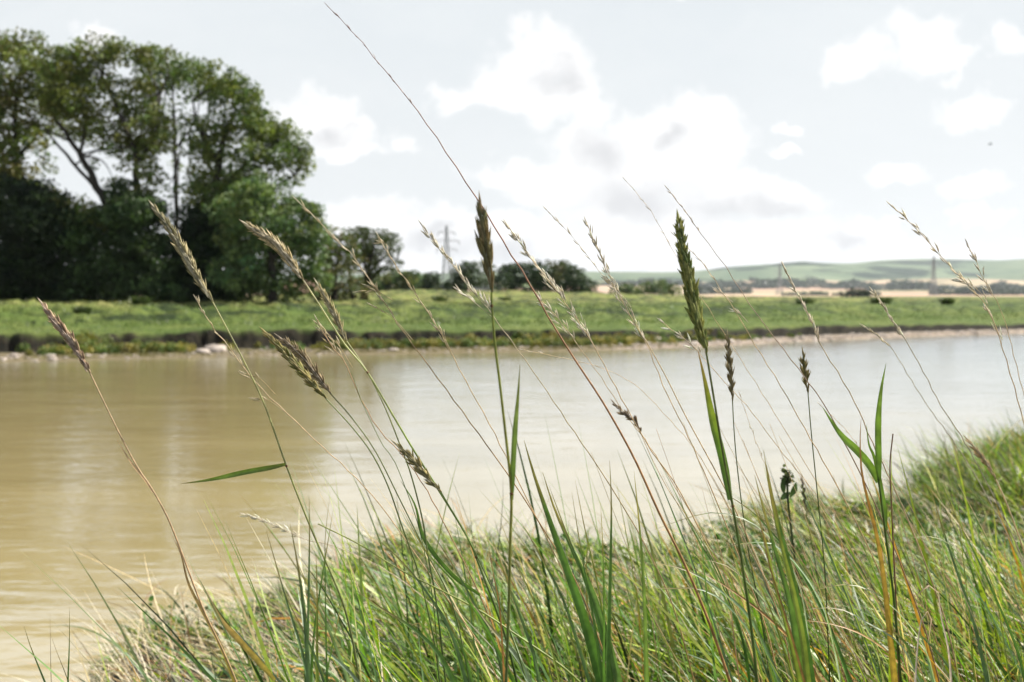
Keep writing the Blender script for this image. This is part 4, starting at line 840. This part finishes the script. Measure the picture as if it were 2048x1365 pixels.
stem('tallest stalk, thin brown line rising from lower right to the top edge of the sky', [(655,12),(678,36),(720,80),(760,130),(800,177),(845,236),(880,286),(930,362),(975,430),(1010,490),(1055,560),(1100,640),(1150,720),(1190,780),(1222,832),(1270,920),(1320,1030),(1370,1130),(1420,1250),(1462,1370)], 1.30, 1.25, (1.0, 8.5), [(.30,.18,.15),(.34,.17,.10),(.42,.24,.10),(.40,.21,.08),(.38,.20,.06)], 6, 'panicle', nb=12, blen=12, per=1, slen=14, sw=2.2, c1=(.25,.13,.10), c2=(.5,.42,.38), ang=.12)
stem('out-of-focus green head split into forked tips, standing upright near the centre', [(963,428),(966,455),(970,490),(978,540),(983,585),(984,620),(990,690),(1000,770),(1009,850),(1019,940),(1023,1000),(1020,1100),(1018,1200),(1012,1370)], .98, .98, (5, 10), [(.20,.24,.05),(.30,.30,.05),(.09,.14,.05),(.10,.15,.05),(.08,.09,.03),(.09,.12,.03)], 5,
     hw=36, nsp=8, slen=66, c1=(.13,.15,.06), c2=(.26,.19,.09), loose=.6, leaf=[([(1040,728),(1036,790),(1030,860),(1026,930),(1023,1000)], 11, [(.15,.14,.05),(.17,.24,.06),(.12,.19,.04)], .98)], nodes=[(984,622),(1023,1000)])
stem('stalk with white tufted spikelets over the hedge, left of the split green head', [(845,452),(875,495),(905,530),(930,565),(952,592),(975,615),(985,632),(1030,692),(1085,770),(1140,852),(1200,940),(1250,1020),(1290,1090),(1345,1210),(1390,1370)], 1.44, 1.55, (1.2, 4.2), [(.55,.50,.4),(.48,.38,.2),(.40,.26,.11),(.3,.2,.1)], 7, 'panicle', nb=17, blen=26, per=5, slen=20, sw=4.2, ang=.25, c1=(.5,.44,.33), c2=(.75,.70,.60), bias=-.5, branch=[([(918,582),(945,602),(985,635)], 7)])
stem('densest white panicle, right of the tallest stalk over the biggest bush clump', [(1015,450),(1045,495),(1072,530),(1100,565),(1130,605),(1158,645),(1188,692),(1222,757),(1262,832),(1305,905),(1352,970),(1402,1065),(1442,1150),(1500,1300),(1520,1370)], 1.42, 1.45, (1.2, 4.4), TAN, 7, 'panicle', nb=26, blen=38, per=5, slen=20, sw=4.0, ang=.22, c1=(.5,.44,.33), c2=(.78,.72,.62), bias=-.3)
stem('thin panicle hugging the tallest stalk on its right below the levee top', [(1080,600),(1105,625),(1130,655),(1155,690),(1200,752),(1250,828),(1292,882),(1335,950),(1390,1040),(1440,1130),(1500,1280),(1530,1370)], 1.5, 1.6, (1.2, 3.0), TAN, 4, 'panicle', nb=9, blen=24, per=4, slen=20, sw=4.0, c1=(.5,.44,.33), c2=(.75,.7,.6))
stem('pale double-branched panicle above the left willow bush, forked into two fine tips', [(1173,445),(1192,490),(1208,530),(1228,572),(1250,612),(1272,652),(1295,692),(1330,780),(1370,860),(1402,930),(1440,1020),(1480,1120),(1530,1250),(1560,1370)], 1.40, 1.45, (1.0, 4.6), TAN, 7, 'panicle', nb=22, blen=28, per=4, slen=18, sw=3.6, ang=.2, c1=(.5,.44,.33), c2=(.72,.66,.56), branch=[([(1095,422),(1150,480),(1200,545),(1240,590),(1265,628)], 7), ([(1210,560),(1235,580),(1262,615)], 5)])
stem('plain tan stalk running parallel just right of the double-branched panicle', [(1290,678),(1330,750),(1370,830),(1420,922),(1462,1002),(1510,1110),(1560,1240),(1590,1370)], 1.46, 1.5, (2, 4), TAN, None, 'panicle')
stem('short side-leaning panicle with a white tip left of the big green spike’s base', [(1325,645),(1350,665),(1378,685),(1410,720),(1450,765),(1500,820),(1560,900),(1640,1000),(1720,1130),(1800,1300)], 1.5, 1.7, (1.2, 2.0), TAN, 4, 'panicle', nb=7, blen=16, per=3, slen=20, sw=4, c1=(.5,.44,.33), c2=(.75,.7,.62))
stem('big plump dark green spike right of centre, the largest head in the photo', [(1357,440),(1366,500),(1378,560),(1390,620),(1402,668),(1412,702),(1425,780),(1438,860),(1451,935),(1465,1010),(1480,1100),(1495,1200),(1508,1300),(1514,1370)], 1.12, 1.10, (4, 10), [(.14,.16,.04),(.12,.18,.04),(.06,.09,.025),(.05,.06,.02)], 6,
     hw=35, nsp=27, slen=40, c1=(.10,.15,.035), c2=(.34,.34,.10), loose=1.05, leaf=[([(1396,702),(1408,755),(1425,840),(1445,920),(1460,1000)], 17, [(.30,.14,.04),(.24,.28,.04),(.12,.22,.03),(.08,.14,.03)], 1.13)], nodes=[(1461,1003)])
stem('small dark bristly spike over the water right of the big green one', [(1455,672),(1458,715),(1462,760),(1465,802),(1468,860),(1474,930),(1485,1020),(1500,1120),(1525,1250),(1540,1370)], 1.48, 1.5, (2, 4), DGR, 4, hw=15, nsp=12, slen=26, c1=(.13,.10,.045), c2=(.38,.33,.2), roll=.1)
stem('short brown-green spike alone over the water, right of the dark bristly one', [(1606,712),(1608,735),(1612,760),(1616,786),(1622,860),(1631,950),(1640,1040),(1650,1150),(1660,1370)], 1.44, 1.46, (2, 3.6), DGR, 4, hw=16, nsp=7, slen=28, c1=(.14,.14,.05), c2=(.33,.26,.12))
stem('long bare brown stalk arching over the hills from upper left of the big green spike', [(1335,378),(1372,425),(1402,468),(1450,532),(1500,610),(1560,690),(1602,745),(1650,812),(1682,872),(1722,950),(1760,1030),(1802,1130),(1850,1260),(1880,1370)], 1.34, 1.34, (1.0, 4.8), [(.5,.42,.34),(.33,.22,.14),(.33,.2,.11),(.34,.2,.1)], 3, 'panicle', nb=8, blen=14, per=1, slen=14, sw=2.6, c1=(.4,.33,.26), c2=(.62,.55,.45), ang=.15)
stem('stalk with one white spikelet before the pale fields, right of the big green spike', [(1348,470),(1385,505),(1412,535),(1440,578),(1468,618),(1510,690),(1560,770),(1612,862),(1662,950),(1720,1060),(1780,1200),(1820,1370)], 1.42, 1.45, (1.0, 4.2), TAN, 4, 'panicle', nb=7, blen=14, per=1, slen=15, sw=2.6, c1=(.5,.42,.33), c2=(.72,.66,.56), ang=.15, branch=[([(1432,580),(1448,592),(1466,605)], 3), ([(1468,622),(1482,630),(1496,645)], 2)])
stem('pale rat-tail panicle in front of the pylon at the pale fields', [(1568,535),(1590,580),(1606,608),(1622,640),(1642,692),(1680,752),(1718,822),(1742,880),(1790,980),(1840,1100),(1890,1240),(1920,1370)], 1.38, 1.4, (1.6, 4.2), [(.55,.47,.33),(.5,.38,.24),(.42,.28,.15),(.36,.24,.1)], 5, 'panicle', nb=20, blen=12, per=3, slen=18, sw=4.2, ang=.16, c1=(.5,.42,.3), c2=(.72,.64,.52))
stem('blurred narrow panicle over the meadow between the two right-hand pylons', [(1745,583),(1768,615),(1790,650),(1812,682),(1850,750),(1882,812),(1922,872),(1965,950),(2020,1060),(2100,1250)], 1.7, 1.8, (1.6, 3.2), [(.5,.45,.36),(.48,.42,.33),(.42,.34,.24)], 4, 'panicle', nb=14, blen=12, per=3, slen=17, sw=4, ang=.15, c1=(.48,.42,.3), c2=(.68,.62,.5))
stem('large pale feathery panicle at the right edge, its long tip arching into the sky', [(1783,412),(1830,455),(1872,502),(1902,535),(1935,568),(1965,602),(1990,650),(2003,690),(2030,780),(2060,900),(2100,1100)], 1.28, 1.3, (1.2, 4), TAN, 8, 'panicle', nb=20, blen=32, per=3, slen=20, sw=3.6, ang=.22, c1=(.5,.42,.28), c2=(.74,.67,.54), branch=[([(1915,563),(1940,568),(1965,590)], 6)])
stem('faint fine panicle behind the large feathery one at the right edge', [(1935,488),(1955,530),(1972,570),(1992,600),(2012,650),(2040,760),(2090,950)], 1.6, 1.65, (1.0, 3), TAN, 4, 'panicle', nb=10, blen=20, per=3, slen=18, sw=3.6, c1=(.45,.4,.32), c2=(.66,.6,.52))
stem('faint blurred stalk with a pale tip starting on the shore line near the right', [(1730,655),(1755,672),(1782,695),(1822,760),(1862,822),(1905,880),(1950,950),(2010,1060),(2080,1200)], 1.95, 2.0, (1.4, 2.6), [(.5,.46,.38),(.45,.4,.33),(.4,.35,.25)], 3, 'panicle', nb=6, blen=10, per=2, slen=18, sw=4, ang=.15)
stem('little hooked dark seed cluster over bright water beside the tallest stalk', [(1228,806),(1245,826),(1262,836),(1274,848),(1282,868),(1305,920),(1340,985),(1385,1050),(1440,1150),(1500,1280),(1525,1370)], 1.5, 1.5, (1.4, 2.8), TAN, 5, hw=15, nsp=8, slen=19, c1=(.13,.09,.06), c2=(.45,.36,.26), loose=1.4)
stem('brown-green spike low over the water, leaning along the nodding spike’s stem', [(797,893),(818,912),(838,935),(860,962),(882,984),(940,1085),(985,1180),(1030,1290),(1055,1370)], 1.24, 1.25, (2.4, 6), GRN, 5, hw=22, nsp=9, slen=34, c1=(.20,.19,.08), c2=(.42,.36,.2), loose=1.2)
stem('pale dry panicle arching low over the left water edge', [(490,1030),(530,1043),(572,1062),(612,1080),(660,1090),(710,1110),(770,1140),(840,1190),(920,1270),(980,1370)], 1.9, 1.8, (1.4, 3), [(.6,.52,.4),(.55,.45,.3),(.45,.35,.2)], 4, 'panicle', nb=12, blen=18, per=3, slen=17, sw=3.4, c1=(.55,.48,.36), c2=(.75,.7,.58), ang=.18)
stem('thick yellow-green stem leaning far left across the middle of the grass', [(636,1048),(720,1090),(800,1140),(880,1180),(960,1222),(1040,1275),(1120,1330),(1165,1370)], 1.32, 1.28, (2.5, 9), [(.35,.38,.12),(.28,.34,.06),(.14,.22,.03),(.1,.18,.03)], None, 'panicle')
stem('fine green stalk with a leaf node, left of the brown-green low spike', [(703,745),(722,800),(745,850),(768,895),(790,925),(830,1030),(850,1110),(868,1220),(880,1370)], 1.4, 1.4, (1.2, 4), GRN, None, 'panicle', leaf=[([(800,960),(830,1010),(850,1080),(905,1150),(960,1190)], 9, [(.1,.16,.04),(.05,.1,.03),(.08,.15,.03)])])
stem('brown dry stem standing upright at the right, bare and dark', [(1786,868),(1780,930),(1783,1010),(1786,1080),(1790,1160),(1794,1260),(1798,1370)], 1.3, 1.3, (2.5, 6), [(.22,.12,.07),(.26,.15,.08),(.25,.14,.06)], None, 'panicle')
stem('blurred thick straw spike at the right edge above the tall bank grass', [(1935,880),(1955,905),(1975,930),(1992,960),(2010,1000),(2040,1080),(2080,1200)], 1.75, 1.8, (3, 5), TAN, 4, hw=14, nsp=10, slen=26, c1=(.4,.3,.2), c2=(.6,.5,.36), loose=.7)
stem('thin dark blurred spike tip poking above the right-hand turf near the bud plant', [(1604,958),(1607,985),(1612,1020),(1622,1080),(1640,1180)], 2.3, 2.3, (2, 3), DGR, 3, hw=9, nsp=8, slen=16, c1=(.08,.07,.05), c2=(.16,.14,.09), root=True)
for (a, lab) in [([(1250,360),(1300,420),(1345,500),(1400,590),(1450,670),(1520,780),(1600,910),(1700,1080),(1800,1290)], 'hair-thin faint stalk passing behind the big green spike toward lower right'),
                 ([(1045,700),(1120,715),(1200,735),(1270,770),(1330,830),(1390,900),(1450,1000),(1500,1120),(1560,1300)], 'hair-thin pale stalk with its tip bent flat to the left over the centre water'),
                 ([(1480,790),(1500,850),(1530,930),(1570,1020),(1620,1130),(1680,1300)], 'hair-thin dark stalk over the water right of the big green spike'),
                 ([(1640,810),(1700,870),(1760,960),(1830,1060),(1900,1180),(1990,1340)], 'thin tan stalk leaning left behind the orange-spotted blade')]:
    stem(lab, a, 1.6, 1.7, (.7, 2.2), TAN, 3, 'panicle', nb=6, blen=10, per=1, slen=12, sw=2.2, c1=(.5,.43,.34), c2=(.7,.64,.55), ang=.12)
for k in range(30):
    tx = rng.uniform(1180, 1930); ty = rng.uniform(830, 1060) if tx < 1800 else rng.uniform(950, 1080); L = 1370 - ty; sl = rng.uniform(.28, .62); cv = rng.uniform(-.1, .25)
    pts = [(tx + sl * L * f * (1 + cv * (1 - f)), ty + L * f) for f in (0, .2, .45, .7, 1)]; yy = rng.uniform(1.2, 1.75)
    stem('thin bare stalk, one of a headless crowd leaning around the big green spike’s foot', pts, yy, yy + .05, (.8, rng.uniform(2, 4)), [TAN, RED, GY][k % 3], None, 'panicle', name='bare_stalk')['group'] = 'headless thin stalks in the foreground'
# green leafy shoot at right
o = stem('green leafy shoot at right, three leaves fanning from its top', [(1757,958),(1765,1020),(1775,1100),(1788,1200),(1802,1370)], 1.28, 1.28, (4, 8), [(.10,.16,.03),(.07,.12,.03),(.12,.16,.03)], None, 'panicle', name='leafy_shoot',
     leaf=[([(1772,728),(1762,780),(1756,840),(1756,900),(1758,960)], 13, [(.14,.2,.05),(.16,.26,.04),(.10,.18,.03)], 1.28), ([(1645,815),(1680,868),(1712,900),(1738,930),(1756,965)], 15, [(.14,.22,.05),(.17,.27,.05),(.16,.26,.04)], 1.28), ([(1733,850),(1738,890),(1750,920),(1768,1010),(1772,1060)], 9, [(.1,.16,.03),(.08,.14,.03)], 1.29)])
o['category'] = 'grass shoot'; del o['group']

# ---- tufts of separate blades (each blade a part)
def tuft(label, bl, Y, name='grass_tuft', cat='grass tuft', group='tufts of broad upright blades on the near bank'):
    paths = []
    for b in bl:
        p3 = path3(b[0], Y + rng.uniform(-.04, .04)); low = drop(p3[-1], p3[-1] - p3[-2]); paths.append(np.vstack([p3, np.array(low)]))
    ends = np.array([p[-1] for p in paths]); base = ends.mean(0); base[2] = float(ground(base[0], base[1]))
    o = thing(name, base, label, cat, group); s = pxm(Y)
    for b, p in zip(bl, paths):
        p = p.copy(); k = len(b[0]); f = np.linspace(0, 1, len(p) - k + 1)[1:, None]; p[k:] += (base + np.array((rng.uniform(-.02, .02), rng.uniform(-.02, .02), 0)) - p[-1]) * f * .8
        sp = smooth_path(p, 40); tt = np.linspace(0, 1, 40); lw = .84 * b[1] * s * np.minimum(1, .03 + tt ** .8 * 2.0) * (1 - .4 * sst(tt, .6, 1))
        c = b[2]; c = c if isinstance(c, list) else [c, c]
        cg_ = colgrad(c, 40); cg_[:4] = cg_[:4] * .4 + np.array((.28, .18, .07)) * .6; lm = MB(); ribbon(lm, sp, lw, cg_, roll=b[3] if len(b) > 3 else rng.uniform(-.5, .5), fold=.5, twist=rng.uniform(-.5, .5)); lm.build('blade', M_BLADE if c[-1][1] > c[-1][0] else M_STRAW, o, base)
    return o
DG = [(.11, .19, .05), (.07, .17, .03), (.10, .21, .035)]; BG = [(.11, .17, .08), (.075, .135, .06), (.10, .16, .08)]; YG = [(.24, .26, .06), (.17, .24, .04), (.12, .2, .03)]; ORB = [(.25, .13, .05), (.45, .25, .05), (.25, .25, .05)]
tuft('broad dark green blades fanning up left of the split green head’s stem base, centre', [([(1048,881),(1068,950),(1095,1030),(1130,1130),(1165,1230),(1205,1370)], 30, DG, .1), ([(1085,944),(1110,1020),(1150,1110),(1195,1210),(1240,1370)], 22, [(.1,.17,.06),(.09,.16,.04)], -.2), ([(1098,972),(1130,1060),(1165,1150),(1200,1260),(1225,1370)], 14, DG), ([(1143,981),(1155,1060),(1170,1150),(1190,1260),(1205,1370)], 10, DG), ([(1150,960),(1170,1060),(1195,1170),(1215,1290),(1220,1370)], 9, YG), ([(1040,1040),(1085,1120),(1130,1210),(1180,1370)], 12, BG)], 1.22)
tuft('two stiff near-vertical green blades in the centre of the foreground', [([(1219,920),(1222,1000),(1221,1090),(1218,1200),(1214,1370)], 17, DG, .5), ([(1201,1004),(1205,1080),(1208,1180),(1208,1370)], 9, DG), ([(1268,943),(1276,1020),(1284,1110),(1290,1220),(1294,1370)], 15, [(.14,.2,.06),(.13,.22,.04)], -.4)], 1.2)
tuft('blue-green blades standing in a bundle at lower left of centre', [([(618,987),(619,1060),(618,1150),(616,1250),(612,1370)], 11, BG), ([(580,1048),(592,1110),(604,1190),(612,1270),(618,1370)], 16, BG, .2), ([(666,1022),(655,1090),(640,1180),(628,1270),(622,1370)], 9, DG), ([(660,985),(655,1030),(650,1080)], 6, DG), ([(532,1060),(552,1130),(578,1220),(600,1290),(618,1370)], 12, BG), ([(590,1115),(620,1180),(650,1240),(675,1300),(700,1370)], 18, [(.16,.22,.13),(.12,.18,.09)]), ([(575,1225),(600,1250),(640,1290),(690,1335),(720,1370)], 17, [(.22,.28,.2),(.12,.18,.1)], .4), ([(560,1170),(590,1230),(625,1300),(650,1370)], 12, BG), ([(632,1110),(634,1200),(634,1370)], 13, YG), ([(690,1180),(672,1260),(650,1370)], 10, DG)], 1.15)
tuft('silvery blue-green blades leaning left between the blue-green bundle and the centre blades', [([(750,1075),(800,1120),(850,1180),(900,1260),(935,1370)], 13, BG), ([(860,1060),(905,1130),(950,1210),(990,1290),(1010,1370)], 12, BG), ([(985,1080),(1010,1150),(1040,1230),(1065,1300),(1080,1370)], 13, BG), ([(710,1180),(760,1215),(830,1260),(880,1310),(910,1370)], 18, DG, .3), ([(800,1010),(850,1100),(905,1160),(950,1220)], 12, DG), ([(940,1200),(985,1260),(1030,1310),(1060,1370)], 26, [(.28,.34,.25),(.16,.22,.14)], .5), ([(1000,1040),(1030,1120),(1070,1210),(1100,1290),(1120,1370)], 9, YG), ([(870,1180),(900,1250),(930,1310),(945,1370)], 15, DG), ([(975,1075),(985,1140),(1000,1220),(1010,1370)], 9, ORB)], 1.25)
tuft('thick ribbed bright green shoot at right, blades packed into a fan', [([(1527,900),(1540,985),(1560,1080),(1585,1180),(1605,1280),(1615,1370)], 20, YG, .1), ([(1509,950),(1530,1030),(1555,1120),(1580,1210),(1605,1370)], 22, [(.1,.17,.05),(.10,.19,.035)], -.1), ([(1533,930),(1550,1020),(1575,1120),(1600,1230),(1622,1370)], 26, DG, .2), ([(1500,990),(1530,1080),(1550,1170),(1580,1280),(1600,1370)], 16, YG), ([(1560,1000),(1568,1090),(1585,1200),(1610,1370)], 15, DG), ([(1512,1000),(1524,1060),(1535,1120),(1560,1200)], 9, ORB), ([(1483,1085),(1510,1150),(1545,1230),(1590,1370)], 10, YG)], 1.14)
tuft('arching pale-topped blades bowing left beside the big green spike’s stem', [([(1298,1064),(1350,1045),(1400,1030),(1440,1027),(1497,1043),(1546,1085),(1600,1180),(1625,1370)], 9, [(.1,.16,.05),(.4,.45,.33),(.12,.2,.04)], 1.0), ([(1398,1115),(1440,1097),(1497,1087),(1546,1090),(1600,1140),(1650,1230),(1680,1370)], 13, [(.1,.18,.06),(.42,.48,.38),(.1,.18,.05)], 1.0), ([(1300,1127),(1330,1130),(1374,1142),(1430,1175),(1500,1240),(1560,1370)], 17, BG, .8), ([(1300,1176),(1345,1178),(1391,1178),(1440,1200),(1500,1270),(1540,1370)], 16, BG, .9), ([(1402,1120),(1450,1130),(1500,1170),(1550,1230),(1590,1300),(1610,1370)], 14, [(.3,.36,.2),(.12,.22,.05)], .6)], 1.3)
tuft('arching blades bowing left in the right-hand foreground, one golden and spotted', [([(1600,1195),(1640,1178),(1690,1170),(1740,1182),(1800,1230),(1850,1300),(1870,1370)], 11, [(.3,.34,.2),(.2,.28,.08)], 1.0), ([(1600,1222),(1650,1216),(1690,1222),(1740,1250),(1800,1290),(1840,1370)], 13, [(.4,.45,.35),(.12,.24,.05)], .9), ([(1790,1085),(1840,1073),(1880,1078),(1920,1110),(1950,1190),(1980,1370)], 8, [(.3,.36,.2),(.1,.17,.05)], 1.0), ([(1380,1135),(1430,1160),(1490,1200),(1540,1240),(1600,1300),(1640,1370)], 15, ORB, .5), ([(1580,1240),(1650,1246),(1720,1268),(1780,1310),(1830,1370)], 12, [(.36,.22,.12),(.42,.25,.05),(.2,.26,.04)], .7), ([(1720,1250),(1770,1260),(1810,1285),(1840,1370)], 20, [(.16,.26,.05),(.2,.3,.06)], .3)], 1.28)
tuft('long narrow green blades rising singly toward the right edge', [([(1859,969),(1885,1060),(1915,1150),(1945,1240),(1975,1370)], 15, BG), ([(1915,974),(1918,1040),(1925,1110),(1935,1200),(1950,1370)], 6, YG), ([(1885,980),(1920,1050),(1970,1150),(2030,1290),(2050,1370)], 9, DG), ([(1930,1060),(1960,1120),(1990,1190),(2020,1370)], 8, YG), ([(1780,1210),(1830,1260),(1880,1310),(1920,1370)], 12, BG)], 1.3)
tuft('slender dark green blades at the bottom left corner', [([(48,1252),(60,1290),(78,1335),(92,1370)], 10, BG), ([(139,1215),(139,1260),(138,1310),(136,1370)], 7, DG), ([(101,1268),(112,1300),(130,1345),(138,1370)], 5, [(.08,.07,.03),(.06,.08,.03)]), ([(100,1225),(101,1290),(103,1370)], 3, [(.3,.22,.12)] * 2)], 1.35)
tuft('thin dark blades crossing the bright water left of the big green spike’s lower stem', [([(1320,940),(1350,1000),(1390,1070),(1440,1160),(1490,1300),(1500,1370)], 5, DG), ([(1425,975),(1470,1000),(1510,1030)], 12, DG, .4), ([(1340,975),(1390,1060),(1440,1150),(1480,1260),(1500,1370)], 6, DG), ([(1400,960),(1420,1040),(1450,1140),(1480,1370)], 4, RED), ([(1350,1000),(1420,1100),(1480,1200),(1530,1370)], 5, YG)], 1.36)
# orange spotted blade
tuft('upright orange-yellow spotted blade behind the green leafy shoot', [([(1722,838),(1720,890),(1724,950),(1738,1010),(1755,1080),(1770,1180),(1790,1370)], 15, [(.35,.14,.04),(.40,.26,.04),(.44,.33,.04),(.35,.14,.04),(.22,.1,.04)], -.2)], 1.3, 'orange_blade', 'grass blade', None)
# curled dead leaves
tuft('curled pale brown dead leaf drooping above the lower right corner', [([(1832,1215),(1838,1185),(1855,1172),(1875,1180),(1880,1230),(1895,1300),(1900,1370)], 19, [(.50,.42,.33),(.45,.36,.27),(.32,.2,.1)], .9)], 1.24, 'dead_leaf', 'dead leaf', 'curled dead leaves in the grass')
tuft('twisted whitish dead leaf, lower of the two near the right corner', [([(1855,1290),(1862,1250),(1862,1225),(1845,1230),(1835,1280),(1828,1370)], 18, [(.55,.48,.42),(.48,.38,.28),(.35,.2,.08)], .9)], 1.22, 'dead_leaf', 'dead leaf', 'curled dead leaves in the grass')
# budding herb
def bud_plant():
    Y = 2.2; pts = [(1576,945), (1575,985), (1580,1040), (1590,1120), (1600,1200)]; p = path3(pts, Y); full = np.vstack([p, drop(p[-1], p[-1] - p[-2])]); base = full[-1]; s = pxm(Y)
    o = thing('budding_herb', base, 'dark budding herb with clustered leaves, silhouetted against the water at right', 'herb'); mb = MB(); tube(mb, smooth_path(full, 40), 2.2 * s, (.05, .07, .03), 6); mb.build('stem', M_BLADE, o, base)
    lb_ = MB(); k = 60; c = path3([(1576, 960)], Y, Y) if False else np.array([at(1575, 955, Y)]); pos = c + rng.normal(size=(k, 3)) * np.array((5, 4, 9)) * s; leaves(lb_, pos, 9 * s, np.tile(np.array((.06, .07, .04)), (k, 1)) * rng.uniform(.5, 1.8, (k, 1))); lb_.build('bud_cluster', M_BLADE, o, base)
    lm = MB()
    for q in ([(1568, 990), (1566, 970), (1572, 950)], [(1592, 965), (1588, 980), (1580, 995)], [(1560, 1000), (1570, 992), (1580, 985)]):
        ribbon(lm, smooth_path(path3(q, Y), 10), 12 * s * np.sin(np.linspace(.1, 3.0, 10)), (.05, .09, .03))
    lm.build('leaf', M_BLADE, o, base)
bud_plant()

# ================================================================== AIR
hz = MB()
x0, x1, y0, y1, z0, z1 = -7600, 8200, -60, 6700, -3, 260
hz.add([(x0, y0, z0), (x1, y0, z0), (x1, y1, z0), (x0, y1, z0), (x0, y0, z1), (x1, y0, z1), (x1, y1, z1), (x0, y1, z1)], [(3, 2, 1, 0), (4, 5, 6, 7), (0, 1, 5, 4), (1, 2, 6, 5), (2, 3, 7, 6), (3, 0, 4, 7)])
mh = bpy.data.materials.new('air'); mh.use_nodes = True; t = NT(mh.node_tree); v = t.new('ShaderNodeVolumePrincipled'); v.inputs['Color'].default_value = rgb(.86, .92, 1.0); v.inputs['Density'].default_value = 0.7e-4; v.inputs['Anisotropy'].default_value = .3
t.l.new(v.outputs[0], t.new('ShaderNodeOutputMaterial').inputs['Volume'])
tag(hz.build('haze', mh, smooth=False), 'thin pale summer haze over the valley', 'haze', None, 'stuff')
print('near done')
